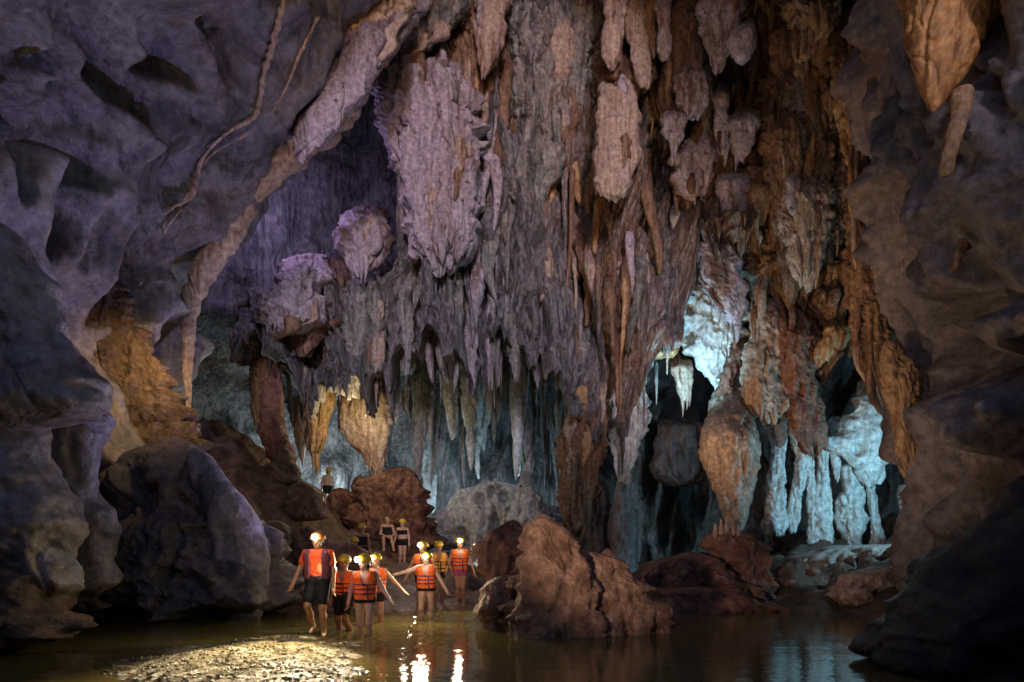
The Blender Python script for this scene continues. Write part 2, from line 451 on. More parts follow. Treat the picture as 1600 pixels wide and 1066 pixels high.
# ------------------------------------------------------------------ ground
def shore(X):
    return np.interp(X, [-9, -7, -6, -4.5, -3, -.5, 1, 4, 6, 7, 8.2, 9], [14.2, 14.6, 14.6, 14.9, 15.25, 15.2, 17, 18.6, 16.0, 13.6, 12.0, 10.5])

def floor_z(X, Y):
    hi = np.interp(X, [-13, -9, -8, -7, -6, -5, -4, -2, 0, 5, 7, 9, 11, 14], [5.6, 5.0, 4.3, 3.3, 2.2, 1.3, .8, .5, .3, .35, .6, .9, 1.5, 2.2])
    d = Y - shore(X)
    wide = np.interp(X, [-9, -5, -3, 5, 9], [4.0, 6.5, 6.5, 3.5, 5.0])
    hi = hi * (1 - .28 * sstep(21.5, 24, Y) * sstep(-4, -6, X) * 1.0)
    z = np.where(d > 0, hi * sstep(0, 1, d / wide) + 0.035 * np.clip(d, 0, 2), -0.5 * sstep(0, 1.6, -d))
    return z

nx_, ny_ = 210, 230
xs = np.linspace(-15, 17, nx_)
ys = -8 + 42 * (np.linspace(0, 1, ny_) ** 1.25)
GX, GY = np.meshgrid(xs, ys)
P = np.stack([GX, GY, floor_z(GX, GY)], -1).astype(np.float32)
amp = np.clip(P[..., 2] + .25, 0.02, 1)
P[..., 2] += amp * (0.38 * fbm(P * np.array([.9, .9, .9]), 71, 4) + 0.40 * terrace(fbm(P * np.array([.9, .9, .9]), 75, 3), 4) + .06 * ridged(P * 2.2, 78, 2))
FLOOR = P
put('cave_floor', mesh_from('cave_floor', P, grid_quads(ny_, nx_)), MATS['cave_mud'], kind='structure')

# gravel bar
POLY = np.array([(-4.3, 5.0), (-4.6, 7.2), (-5.35, 8.5), (-4.9, 9.6), (-4.3, 10.5), (-3.7, 10.9), (-2.95, 10.75), (-2.5, 10.0), (-1.95, 8.6), (-1.3, 7.2), (-1.0, 5.0)])
def poly_sd(X, Y):
    d = np.full(X.shape, 1e9); ins = np.zeros(X.shape, bool)
    n = len(POLY)
    for i in range(n):
        a, b = POLY[i], POLY[(i + 1) % n]
        ex, ey = b - a
        t = np.clip(((X - a[0]) * ex + (Y - a[1]) * ey) / (ex * ex + ey * ey), 0, 1)
        d = np.minimum(d, np.hypot(X - a[0] - t * ex, Y - a[1] - t * ey))
        c = ((a[1] > Y) != (b[1] > Y)) & (X < (b[0] - a[0]) * (Y - a[1]) / (b[1] - a[1] + 1e-9) + a[0])
        ins ^= c
    return np.where(ins, d, -d)
def bar_z(X, Y):
    sd = poly_sd(X, Y)
    p = np.stack([X, Y, 0 * X], -1)
    sd = sd + 0.42 * fbm(p * 1.5, 81, 4)
    return 0.10 * sstep(-.35, 1.2, sd) * 1.6 - 0.045 + 0.03 * fbm(p * 1.1, 84, 3) * sstep(-.2, .5, sd) - 0.25 * sstep(0, 1.2, -sd)
GX, GY = np.meshgrid(np.linspace(-6.6, -.1, 170), np.linspace(5.5, 12, 170))
P = np.stack([GX, GY, bar_z(GX, GY)], -1).astype(np.float32)
P[..., 2] += 0.008 * fbm(P * 9, 88, 3)
put('gravel_bar', mesh_from('gravel_bar', P, grid_quads(170, 170)), MATS['river_gravel'], kind='structure')

# pebbles lying on the bar (nobody could count them)
rr = np.random.default_rng(5)
oct_v = np.array([(1,0,0),(-1,0,0),(0,1,0),(0,-1,0),(0,0,1),(0,0,-1),(.6,.6,.5),(-.6,.6,.5),(.6,-.6,.5),(-.6,-.6,.5)], float)
oct_f = np.array([(0,6,4),(6,2,4),(2,7,4),(7,1,4),(1,9,4),(9,3,4),(3,8,4),(8,0,4),(0,2,6),(2,1,7),(1,3,9),(3,0,8),(0,5,2),(2,5,1),(1,5,3),(3,5,0)])
n = 9500
X = rr.uniform(-6, -.7, n); Y = rr.uniform(6.6, 11.3, n)
ok = poly_sd(X, Y) + 0.3 * rr.normal(size=n) > -0.25
X, Y = X[ok], Y[ok]
n = len(X)
size = 0.007 + 0.022 * rr.random(n) ** 4
Z = bar_z(X, Y) + size * .3
ang = rr.uniform(0, 6.28, n)
V = oct_v[None] * rr.uniform(.75, 1.25, (n, 10, 1)) * size[:, None, None] * np.array([1.2, .9, .6])
ca, sa = np.cos(ang)[:, None], np.sin(ang)[:, None]
V = np.stack([V[..., 0] * ca - V[..., 1] * sa, V[..., 0] * sa + V[..., 1] * ca, V[..., 2]], -1) + np.stack([X, Y, Z], -1)[:, None]
put('gravel', mesh_from('gravel', V, (oct_f[None] + 10 * np.arange(n)[:, None, None]).reshape(-1, 3), smooth=False), MATS['river_gravel'],
    label='wet glittering gravel covering the sunken bar', cat='gravel', kind='stuff')

# river
wm = bpy.data.materials.new('river_water'); wm.use_nodes = True
nt = wm.node_tree; b = nt.nodes['Principled BSDF']
b.inputs['Base Color'].default_value = (.11, .088, .028, 1)
b.inputs['Roughness'].default_value = 0.035
b.inputs['IOR'].default_value = 1.33
b.inputs['Specular IOR Level'].default_value = 0.6
geo = nt.nodes.new('ShaderNodeNewGeometry')
mp = nt.nodes.new('ShaderNodeMapping'); mp.inputs['Scale'].default_value = (3.0, 7.0, 1)
nz_ = nt.nodes.new('ShaderNodeTexNoise'); nz_.inputs['Scale'].default_value = 1.6; nz_.inputs['Detail'].default_value = 3
bp = nt.nodes.new('ShaderNodeBump'); bp.inputs['Strength'].default_value = 0.10; bp.inputs['Distance'].default_value = 0.05
nt.links.new(geo.outputs['Position'], mp.inputs[0]); nt.links.new(mp.outputs[0], nz_.inputs['Vector'])
nt.links.new(nz_.outputs['Fac'], bp.inputs['Height']); nt.links.new(bp.outputs[0], b.inputs['Normal'])
WADERS = [(-3.0, 11.4), (-2.5, 10.8), (-2.7, 12.7), (-1.77, 13.3), (-1.99, 14.3)]
wx = np.linspace(-11, 10.5, 270); wy = 3.5 + 18 * np.linspace(0, 1, 250) ** 1.5
GX, GY = np.meshgrid(wx, wy)
p2 = np.stack([GX * .9, GY * 2.2, 0 * GX], -1)
stir = np.zeros_like(GX)
for (ax, ay) in WADERS:
    r = np.hypot(GX - ax, GY - ay)
    stir += np.exp(-(r / 1.3) ** 2)
calm = 0.35 + 0.65 * sstep(3.5, -2, GX)
Zw = calm * (0.006 * fbm(p2, 91, 3) + .002 * noise(p2 * 5, 95)) + 0.022 * np.clip(stir, 0, 1) * fbm(p2 * np.array([3.2, 2.4, 1]), 93, 3)
for (ax, ay) in WADERS:
    r = np.hypot(GX - ax, GY - ay)
    Zw += 0.006 * np.cos(r * 17) * np.exp(-r / .9)
P = np.stack([GX, GY, Zw], -1).astype(np.float32)
put('river_water', mesh_from('river_water', P, grid_quads(250, 270)), wm, kind='structure')

def wall_at(P, px, py, ymin=3):
    q = P.reshape(-1, 3)
    u = CXP + F * q[:, 0] / np.maximum(q[:, 1], .5); v = HYP - F * (q[:, 2] - EYE) / np.maximum(q[:, 1], .5)
    e = (u - px) ** 2 + (v - py) ** 2 + np.where(q[:, 1] < ymin, 1e9, 0)
    near = np.where(e < e.min() + 30)[0]
    return q[near[np.argmin(q[near, 1])]]

# ------------------------------------------------------------------ the rock curtain that hangs from the roof in mid cave
xs = np.linspace(-8.3, 11.6, 460)
pxs = CXP + F * xs / 20.0
hem = np.interp(pxs, [390, 440, 500, 560, 620, 680, 740, 800, 860, 885, 930, 970, 1010, 1040, 1060, 1160, 1180, 1240, 1290, 1330, 1360], [560, 570, 610, 620, 590, 560, 585, 560, 570, 640, 690, 680, 620, 560, 430, 430, 560, 620, 560, 500, 470])
base_y = np.interp(pxs, [390, 640, 720, 800, 900, 1000, 1100, 1200, 1300, 1360], [20.6, 20.2, 19.7, 20.7, 20.6, 19.4, 19.1, 19.6, 19.2, 18.6])
def curtain_y(px): return float(np.interp(px, pxs, base_y))
hem_z = EYE + (HYP - hem) * 20.0 / F
p1 = np.stack([xs * 1.3, 0 * xs, 0 * xs], -1)
hem_z = hem_z - 1.1 * np.clip(ridged(p1, 101, 3) - .6, 0, 2) + .4 - 1.3 * noise(p1 * .45, 107)
t = np.linspace(0, 1, 275)
prof = np.where(t < .86, t / .86, 1.0)
back = np.clip((t - .86) / .14, 0, 1)
Z = 21.5 + (hem_z[None] - 21.5) * prof[:, None]
Z = Z + back[:, None] * (3.0 * back[:, None])
Y = base_y[None] + 0 * Z + 2.2 * sstep(0, 1, back)[:, None] - 0.5 * np.exp(-((t - .86) / .05) ** 2)[:, None]
P = np.stack([np.broadcast_to(xs[None], Z.shape), Y, Z], -1).astype(np.float32)
w = P + 0.5 * np.stack([noise(P * .5, 111), noise(P * .5, 112), 0 * P[..., 0]], -1)
n1 = fbm(w * np.array([.55, .55, .13]), 113, 3)
d = 0.9 * terrace(n1, 4.0, .35) + 0.45 * n1 + 0.28 * ridged(w * np.array([1.6, 1.6, .3]), 115, 2) + 0.30 * terrace(noise(w * np.array([1.1, 1.1, .6]), 118), 4, .25) + 0.10 * fbm(P * 2.6, 117, 3)
g = np.abs(noise(w * np.array([1.5, 1.5, .16]), 121)); g2 = np.abs(noise(w * np.array([3.2, 3.2, .5]), 123))
d = d - .35 * (1 - sstep(0, .09, g)) - .16 * (1 - sstep(0, .12, g2)) + .12 * ridged(w * np.array([4.5, 4.5, .35]), 125, 2)
P[..., 1] -= d * 1.25 * (1 - .7 * back[:, None])
P[..., 1] += 8.0 * sstep(9.5, 10.8, P[..., 2]) * (1 - sstep(-4.3, -3.2, P[..., 0]))
curtain = put('hanging_rock_curtain', mesh_from('hanging_rock_curtain', P, grid_quads(275, 460)), MATS['curtain_rock'], kind='structure')

# ------------------------------------------------------------------ formations traced from outline rows, given a distance and a thickness
STYLES = {  # fold amp, fold freq, plate amp, plate freq, fine amp, fine freq, fringe, crack
    'crust':  (.16, 2.4, .34, 1.1, .09, 5.0, .9, 0.22),
    'flute':  (.06, 5.0, .05, 1.0, .018, 6.0, .35, 0.06),
    'smooth': (.14, 2.4, .14, .9, .03, 4.0, .6, 0.10),
    'frill':  (.24, 2.8, .20, 1.2, .05, 5.0, 1.4, 0.26),
    'rough':  (.16, 1.8, .30, .9, .10, 4.0, .6, 0.2),
    'rock':   (.0, 1.0, .30, .8, .09, 3.0, .0, 0.14),
    'boss':   (.05, 1.0, .10, .7, .02, 3.0, .0, 0.0),
    'web':    (.08, 2.0, .05, 1.0, .03, 5.0, .7, 0.1),
}
COUNT = [0]
def body(rows, Y, depth=.8, style='crust', seed=None, yslope=0.0, holes=0, boxy=2.0, amp=1.0, maxdepth=None, res=3.0, tuck=0.0):
    COUNT[0] += 1
    seed = COUNT[0] * 1.7 if seed is None else seed
    fo, ff, pl, pf, fi, fq, fringe, crack = STYLES[style]
    rows = sorted(rows)
    py = np.array([r[0] for r in rows], float); l = np.array([r[1] for r in rows], float); r = np.array([r[2] for r in rows], float)
    h = py[-1] - py[0]
    wmax = (r - l).max()
    nz = int(np.clip(h / res, 14, 230)); na = int(np.clip(wmax * 2.1 / res, 14, 200))
    t = np.linspace(0, 1, nz)
    t = t + 0.06 * np.sin(2 * np.pi * t) * -1 / (2 * np.pi) * 2
    rowp = py[0] + h * t
    cx = interp(rowp, py, (l + r) / 2); hw = np.maximum(interp(rowp, py, (r - l) / 2), 0.6)
    e = np.minimum(rowp - py[0], py[-1] - rowp) / max(4.0, min(wmax * .45, h * .16))
    if style != 'boss':
        q1 = np.stack([rowp * .045, 0 * rowp, 0 * rowp], -1)
        jag = .35 if style in ('flute', 'smooth') else 1.0
        cx = cx + .12 * jag * hw * fbm(q1, seed + 31, 3); hw = hw * (1 + .26 * jag * fbm(q1 * 1.3, seed + 33, 3))
    cap = np.sqrt(np.clip(1 - (1 - np.clip(e, 0, 1)) ** 2, 0, 1))
    Yr = Y + yslope * (t - .5) + tuck * (1 - sstep(0, .4, t))
    rx = hw * cap * Yr / F
    smooth_hw = np.convolve(np.pad(hw, 8, 'edge'), np.ones(17) / 17, 'valid')
    ry = np.minimum(smooth_hw * cap * Yr / F * depth, maxdepth or 9)
    a = np.linspace(0, 2 * np.pi, na, endpoint=False); a = a - .5 * np.cos(a)
    ca, sa = np.cos(a), np.sin(a)
    if boxy != 2.0:
        k = (np.abs(ca) ** boxy + np.abs(sa) ** boxy) ** (-1 / boxy)
        ca, sa = ca * k, sa * k
    X0 = (cx - CXP) * Yr / F
    Z0 = EYE + (HYP - rowp) * Yr / F
    P = np.stack([X0[:, None] + rx[:, None] * ca, Yr[:, None] + ry[:, None] * sa, np.broadcast_to(Z0[:, None], (nz, na))], -1).astype(np.float32)
    nrm = np.stack([ca[None] * np.maximum(ry, .02)[:, None], sa[None] * np.maximum(rx, .02)[:, None], 0 * P[..., 2]], -1)
    nrm /= np.linalg.norm(nrm, axis=-1, keepdims=True) + 1e-6
    sz = np.clip(np.minimum(rx, np.maximum(ry, .05)), 0.03, 1.6)[:, None]
    m = float(np.clip(wmax * Y / F * .5, .15, 1.2))
    fs = 1.0 / max(m, .25)                     # smaller things carry finer relief
    w = P + .25 * m * np.stack([noise(P * fs * .8, seed + 1), noise(P * fs * .8, seed + 2), 0 * P[..., 0]], -1)
    squash = np.array([1, 1, .16])
    d = 0
    if fo: d = d + fo * (.55 * ridged(w * squash * ff * fs * .5, seed + 3, 2) + .25 * noise(w * squash * ff * fs * 1.6, seed + 5))
    n1 = fbm(w * np.array([1, 1, .22]) * pf * fs, seed + 7, 3)
    if fo > .1: d = d + fo * .5 * ridged(w * np.array([1, 1, .07]) * ff * fs * 1.5, seed + 9, 2)
    d = d + pl * (.6 * terrace(n1, 4.5, .3) + .4 * n1)
    d = d + fi * fbm(P * fq * max(fs, .8) * .6, seed + 11, 3)
    if style == 'rock':
        d = d - .55 * (cells(w * 1.0 * min(fs, 1.6), seed + 25) - .4) - .25 * (cells(w * 2.6 * min(fs, 1.6), seed + 26) - .4) + .10 * ridged(P * 3.0, seed + 28, 4, .6)
    if style == 'boss':
        c = cells(w * np.array([.9, .9, .7]) * 1.0, seed + 25); c2 = cells(w * 2.3, seed + 27)
        d = d + .55 * (sstep(.1, .7, c) - .6) + .12 * (sstep(.1, .6, c2) - .5) + .16 * ridged(w * np.array([1, 1, .25]) * .9, seed + 29, 3) + .14 * fbm(P * 1.8, seed + 30, 5, .55) - .10 * (1 - sstep(0, .07, np.abs(noise(w * np.array([1.1, 1.1, .6]), seed + 34))))
    if crack:
        g = np.abs(noise(w * np.array([1, 1, .13]) * fs * 1.9, seed + 21))
        g2 = np.abs(noise(w * np.array([1, 1, .5]) * fs * 3.2, seed + 23))
        d = d - crack * (1 - sstep(0, .10, g)) - .5 * crack * (1 - sstep(0, .12, g2))
    d = d * sz * amp * 1.5
    if holes:
        c = cells(P * np.array([1.6, 1.6, 1.15]), seed + 13)
        d = d - holes * (1 - sstep(.22, .40, c)) + .10 * ridged(w * 1.6, seed + 15, 2)
    P = P + nrm * d[..., None]
    if fringe:
        q = np.stack([P[..., 0] * 2.6 * fs ** .5, P[..., 1] * 2.6 * fs ** .5, 0 * P[..., 2]], -1)
        drop = np.clip(ridged(q, seed + 17, 2) - .35, 0, 2) * fringe * .35 * m
        P[..., 2] -= drop * sstep(.72, 1, t)[:, None] ** 2 * np.clip(1 - t * .0, 0, 1)[:, None]
    top = P[0].mean(0, keepdims=True); bot = P[-1].mean(0, keepdims=True)
    V = np.concatenate([P.reshape(-1, 3), top, bot])
    Q = grid_quads(nz, na, wrap=True)
    return V, Q, nz, na

def form(name, label, rows, Y, mat, style='crust', cat='flowstone', parent=None, drips=0, folds=None, group=None, kind='thing', **kw):
    if 'tuck' not in kw and cat in ('flowstone', 'stalactite', 'calcite ribbon') and not name.endswith('rib') and Y > 14:
        kw['tuck'] = .35 if parent else 1.8
    V, Q, nz, na = body(rows, Y, style=style, **kw)
    # close both ends with flat quads fans (two triangles per pair)
    i = np.arange(na); j = (i + 1) % na
    T = np.stack([np.full(na, nz * na), j, i, i], -1); B = np.stack([np.full(na, nz * na + 1), (nz - 1) * na + i, (nz - 1) * na + j, (nz - 1) * na + j], -1)
    base = V.mean(0)
    tri = np.concatenate([T[:, :3], B[:, :3]])
    allq = np.concatenate([Q[:, [0, 1, 2]], Q[:, [0, 2, 3]], tri])
    me = mesh_from(name, V - base, allq[:, ::-1])
    o = put(name, me, MATS[mat], parent=parent, label=label, cat=None if parent else cat, group=group, kind=None if parent else kind, loc=base)
    if parent is None and style in ('crust', 'frill', 'rough') and cat != 'rock':
        rr = np.random.default_rng(COUNT[0] * 13 + 5)
        rs = sorted(rows); pyv = [q[0] for q in rs]; lv = [q[1] for q in rs]; rv = [q[2] for q in rs]
        hh = pyv[-1] - max(pyv[0], -30)
        area = sum((rv[i] - lv[i] + rv[i + 1] - lv[i + 1]) / 2 * (pyv[i + 1] - pyv[i]) for i in range(len(rs) - 1))
        k_n = int(np.clip(area / 1300, 2, 14)) if folds is None else folds
        for k in range(k_n):
            y0 = pyv[0] + rr.uniform(.02, .7) * (pyv[-1] - pyv[0]); y1 = min(y0 + rr.uniform(.22, .5) * hh + 12, pyv[-1] + 8)
            ym = (y0 + y1) / 2
            L, R = np.interp(ym, pyv, lv), np.interp(ym, pyv, rv)
            wd = max(5, (R - L) * rr.uniform(.12, .34)); u = rr.uniform(.1, .9)
            def cxx(y): 
                return np.interp(y, pyv, lv) + u * (np.interp(y, pyv, rv) - np.interp(y, pyv, lv))
            tops = rr.uniform(.25, .8); bots = rr.uniform(.05, .5)
            fr = [(y0, cxx(y0) - wd * .5 * tops, cxx(y0) + wd * .5 * tops), (y0 * .6 + y1 * .4, cxx(ym) - wd * .5, cxx(ym) + wd * .5),
                  (y0 * .25 + y1 * .75, cxx(ym) - wd * .45, cxx(ym) + wd * .4), (y1, cxx(min(y1, pyv[-1])) - wd * .5 * bots, cxx(min(y1, pyv[-1])) + wd * .5 * bots)]
            dep = kw.get('depth', .8) * (R - L) / 2 * Y / F * math.sqrt(max(0.05, 1 - (2 * u - 1) ** 2)) + kw.get('yslope', 0) * -0.0
            yy = Y + kw.get('yslope', 0) * ((ym - pyv[0]) / (pyv[-1] - pyv[0]) - .5) - dep * rr.uniform(.8, 1.02)
            sib = {'lavender_crust': ['lavender_crust'] * 3 + ['brown_flowstone', 'tan_flowstone'], 'brown_flowstone': ['brown_flowstone'] * 3 + ['ochre_flowstone', 'tan_flowstone'],
                   'grey_flowstone': ['grey_flowstone'] * 3 + ['brown_flowstone', 'tan_flowstone'], 'tan_flowstone': ['tan_flowstone'] * 3 + ['lavender_crust', 'brown_flowstone']}.get(mat, [mat])
            fo_ = form('fold', None, fr, yy, sib[rr.integers(len(sib))], ['frill', 'crust', 'flute', 'rough'][rr.integers(4)], parent=o, depth=rr.uniform(.5, .9), res=5.1)
            fo_.location = Vector(fo_.location) - Vector(base)
    if drips and parent is None:
        rr = np.random.default_rng(int(abs(V[0, 0] * 1000)) + 3)
        last = V[:nz * na].reshape(nz, na, 3)
        for k in range(drips):
            r_ = rr.integers(int(nz * .78), nz - 1); c_ = rr.integers(na // 2, na)      # the side towards the light and the viewer
            p = last[r_, c_]
            L = rr.uniform(.25, .8) * (Y / 22); w_ = L * rr.uniform(.10, .2)
            tt = np.linspace(0, 1, 8); aa = np.linspace(0, 2 * np.pi, 7, endpoint=False)
            rad = w_ * (1 - tt) ** .7 + .004
            W = np.stack([rad[:, None] * np.cos(aa) + .05 * L * np.sin(tt * 3)[:, None], rad[:, None] * np.sin(aa), np.broadcast_to((.25 * L - 1.25 * L * tt)[:, None], (8, 7))], -1)
            dm = mesh_from('drip', W, grid_quads(8, 7, wrap=True))
            put('drip', dm, MATS[mat], parent=o, loc=p - base + np.array([0, .05, 0]))
    return o

rr_f = np.random.default_rng(404)
for k in range(190):
    cx_, cy_ = rr_f.uniform(640, 1335), rr_f.uniform(-40, 420)
    if cx_ > 1015 and cy_ > 190: continue
    hh_, ww_ = rr_f.uniform(110, 330), rr_f.uniform(7, 26)
    if cx_ > 1000: hh_ = min(hh_, 200)
    hm = float(np.interp(cx_, pxs, hem)) + 40
    if cy_ + hh_ > hm: hh_ = max(50, hm - cy_)
    sl_ = rr_f.uniform(-.10, .10); ph = rr_f.uniform(0, 6)
    tp, bt = rr_f.uniform(.4, 1), rr_f.uniform(.04, .3)
    rows_ = []
    for q, wq in ((0, tp), (.15, .95), (.3, 1), (.5, rr_f.uniform(.6, 1)), (.7, rr_f.uniform(.5, .9)), (.87, .5), (1, bt)):
        c_ = cx_ + sl_ * hh_ * q + ww_ * .35 * math.sin(ph + q * 5)
        rows_.append((cy_ + hh_ * q, c_ - ww_ / 2 * wq, c_ + ww_ / 2 * wq))
    warm = (cx_ - 640) / 690
    pool = ['grey_flowstone', 'curtain_rock', 'lavender_crust', 'grey_flowstone'] if rr_f.random() > warm else ['brown_flowstone', 'brown_flowstone', 'ochre_flowstone', 'tan_flowstone']
    form('fold', None, rows_, curtain_y(cx_) - rr_f.uniform(.15, .95), pool[rr_f.integers(4)], ['frill', 'crust', 'frill', 'flute'][rr_f.integers(4)], parent=curtain, depth=rr_f.uniform(.6, 1.1), res=5.0, tuck=.9)
for k in range(36):
    cx_ = rr_f.uniform(400, 1330)
    y0_ = float(np.interp(cx_, pxs, hem)) - 25
    hh_, ww_ = rr_f.uniform(30, 95), rr_f.uniform(3.5, 9)
    form('drip', None, [(y0_, cx_ - ww_ / 2, cx_ + ww_ / 2), (y0_ + hh_ * .4, cx_ - ww_ * .38, cx_ + ww_ * .42), (y0_ + hh_ * .8, cx_ - ww_ * .2, cx_ + ww_ * .2), (y0_ + hh_, cx_ - .6, cx_ + .6)],
         curtain_y(cx_) + rr_f.uniform(-.6, .6), ['grey_flowstone', 'curtain_rock', 'tan_flowstone'][rr_f.integers(3)], 'frill', parent=curtain, depth=1.0, res=5.1, tuck=.3)

# -- left wall: rib, veins, mud, outcrops
form('calcite_rib', 'long diagonal flowstone rib sweeping down the smooth wall to a thin pale tail',
     [(-30,520,660),(20,515,635),(60,510,612),(100,498,588),(140,476,566),(180,455,542),(215,440,510),(250,425,476),(280,400,436),(310,368,410),(350,342,382),(400,314,358),(450,291,322),(500,285,307),(560,287,301),(610,290,299),(645,292,297)],
     16.2, 'vein_calcite', 'frill', depth=.7, yslope=-1.0, amp=.8, folds=0)
form('flowstone_band', 'grey lavender crusted band along the upper edge of the diagonal rib',
     [(-30,560,690),(20,545,655),(60,540,622),(100,520,598),(150,490,565),(200,462,525),(240,445,485)], 15.9, 'lavender_crust', 'crust', depth=.5, yslope=-.6, folds=3)
form('mud_flow', 'glistening golden mud flow on the wall between dark outcrops',
     [(400,40,170),(470,60,200),(540,80,235),(600,95,275),(650,105,305),(700,110,325),(760,120,300),(830,130,260)], 14.7, 'golden_mud', 'rough', depth=.16, boxy=3, cat='mud flow', amp=1.1, folds=0)
form('rock_outcrop', 'dark smooth hooded outcrop rising from the water below the golden mud',
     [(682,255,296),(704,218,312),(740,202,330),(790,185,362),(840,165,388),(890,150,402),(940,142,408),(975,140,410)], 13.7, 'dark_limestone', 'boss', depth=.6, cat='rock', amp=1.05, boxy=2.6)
form('rock_rib', 'slanting pale ridge down the flank of the dark hooded outcrop',
     [(700,290,318),(740,300,345),(800,320,388),(860,338,408),(920,350,418),(975,350,420)], 13.1, 'smooth_limestone', 'boss', depth=.5, cat='rock', amp=.9)
form('rock_lobe', 'big rounded overhanging lobe of smooth grey rock at the frame edge',
     [(330,-120,-5),(400,-120,45),(460,-120,85),(520,-120,112),(570,-120,136),(610,-120,150),(640,-120,150),(660,-120,118),(680,-110,70)], 9.6, 'smooth_limestone', 'boss', depth=.35, cat='rock', amp=1.0)
form('rock_pillar', 'pale fluted leg of rock standing under the overhanging lobe',
     [(620,70,148),(680,82,150),(740,92,150),(800,85,158),(850,80,160),(890,90,160),(930,90,165)], 11.2, 'smooth_limestone', 'boss', depth=.8, cat='rock', amp=1.1)
form('rock_pillar', 'dark curving pillar of rock at the frame edge under the lobe',
     [(600,-90,55),(680,-90,42),(760,-90,62),(830,-90,92),(890,-80,100),(960,-80,95)], 9.8, 'smooth_limestone', 'boss', depth=.6, cat='rock', amp=1.0)
form('rock_slab', 'low grey slab of rock by the water beside the pillar',
     [(838,30,150),(860,10,165),(890,5,165),(930,20,170),(960,20,180)], 12.2, 'smooth_limestone', 'rock', depth=.5, cat='rock')
form('rock_slab', 'low dark humped rocks along the water under the hooded outcrop',
     [(868,135,240),(890,105,330),(920,95,345),(955,100,350)], 13.2, 'dark_limestone', 'rock', depth=.4, cat='rock')
form('rock_spit', 'brown tongue of rock reaching into the water at the frame corner',
     [(870,-160,0),(905,-160,45),(935,-160,82),(958,-160,112),(973,-160,146),(990,-160,120),(1010,-160,60)], 9.6, 'cave_mud', 'boss', depth=.5, cat='rock', amp=1.5)

# -- hanging formations, middle
form('flowstone_curtain', 'broad rough lavender crust curtain above the striped bulb',
     [(40,600,725),(90,592,735),(140,590,742),(200,606,748),(250,618,750),(300,628,745),(350,634,742),(390,642,738),(415,652,722)], 18.6, 'lavender_crust', 'crust', depth=.55, drips=8, res=2.5)
form('flowstone_curtain', 'frayed lavender side curtain hanging beside the broad crust curtain',
     [(190,700,742),(230,702,750),(280,700,744),(320,690,738),(350,694,728),(372,700,720)], 18.1, 'lavender_crust', 'crust', depth=.6, drips=4)
form('flowstone_bulb', 'finely striped lavender bulb below the broad crust curtain',
     [(325,652,742),(360,655,746),(385,660,744),(405,672,735),(420,688,716)], 18.9, 'lavender_crust', 'flute', depth=.6, amp=1.4)
form('flowstone_column', 'brown cracked column right of the broad crust curtain',
     [(-30,690,770),(50,700,765),(110,705,766),(150,712,764),(200,712,752),(245,716,738)], 19.2, 'brown_flowstone', 'frill', depth=.7, drips=2)
form('flowstone_column', 'smooth tan hanging column at the top between brown and grey rock',
     [(-30,742,800),(20,745,790),(60,746,784),(95,747,776),(115,748,768)], 18.4, 'tan_flowstone', 'frill', depth=.6, amp=.6)
form('flowstone_curtain', 'grey blue streaked plates at the very top above the broad crust curtain',
     [(-30,600,720),(10,605,715),(50,608,700),(80,612,650)], 18.2, 'grey_flowstone', 'frill', depth=.45, drips=4)
form('flowstone_curtain', 'small pale lavender curtain with ragged hem beside the dark hollow',
     [(325,548,606),(350,538,606),(380,532,602),(405,540,592),(428,552,576)], 19.6, 'lavender_crust', 'frill', depth=.6, drips=5)
form('flowstone_mound', 'pinkish lavender lumpy flowstone stepping down beside the dark wall',
     [(398,470,522),(420,442,516),(445,432,504),(470,412,500),(492,400,500),(508,404,488),(520,410,440)], 19.2, 'lavender_crust', 'rough', depth=.6, drips=3)
form('flowstone_curtain', 'reddish underside plate below the pinkish lumpy flowstone',
     [(480,430,520),(510,445,515),(535,455,500),(552,465,485)], 19.8, 'red_rock', 'rough', depth=.5)
for lab, rows, Yv, mt in [
    ('olive brown ragged curtain below the small pale lavender curtain', [(405,505,560),(450,508,556),(490,505,552),(530,498,548),(560,505,530)], 20.6, 'brown_flowstone'),
    ('grey brown knobbly curtain right of the olive brown ragged curtain', [(400,552,612),(450,548,606),(500,540,600),(545,540,598),(580,560,590)], 20.2, 'grey_flowstone'),
    ('narrow grey curtain with frayed tip under the striped bulb', [(410,612,660),(460,618,662),(510,622,655),(550,625,650),(575,632,645)], 20.4, 'grey_flowstone'),
    ('thick grey curtain hanging right of the striped bulb', [(395,690,745),(440,695,748),(480,702,742),(510,712,736),(525,718,730)], 20.2, 'grey_flowstone'),
    ('shaggy grey green curtain with long fringe left of the thin strands', [(370,725,770),(420,722,768),(470,720,764),(520,735,768),(560,742,766)], 20.6, 'grey_flowstone'),
    ('short ochre tipped curtain between the grey curtains', [(430,660,700),(470,662,698),(500,668,692),(520,675,688)], 20.0, 'ochre_flowstone')]:
    form('flowstone_curtain', lab, rows, Yv, mt, 'frill', depth=.65, drips=6)
form('stalactite', 'golden tapering stalactite beside the red pillar', [(530,402,436),(560,396,434),(595,394,424),(625,394,412),(650,396,404),(662,398,401)], 20.6, 'ochre_flowstone', 'frill', cat='stalactite', drips=2)
form('stalagmite', 'leaning dark red pillar on the slope below the golden stalactite', [(572,422,440),(600,414,441),(640,409,440),(680,408,446),(705,418,458),(730,425,470)], 19.4, 'red_rock', 'rough', cat='stalagmite')
form('flowstone_bell', 'wide tan ribbed flowstone bell with broken hem above the slope', [(570,515,605),(605,530,614),(640,528,613),(670,530,610),(695,545,606),(715,566,602),(742,580,598)], 23.0, 'tan_flowstone', 'flute', depth=.6, drips=4, amp=1.8)
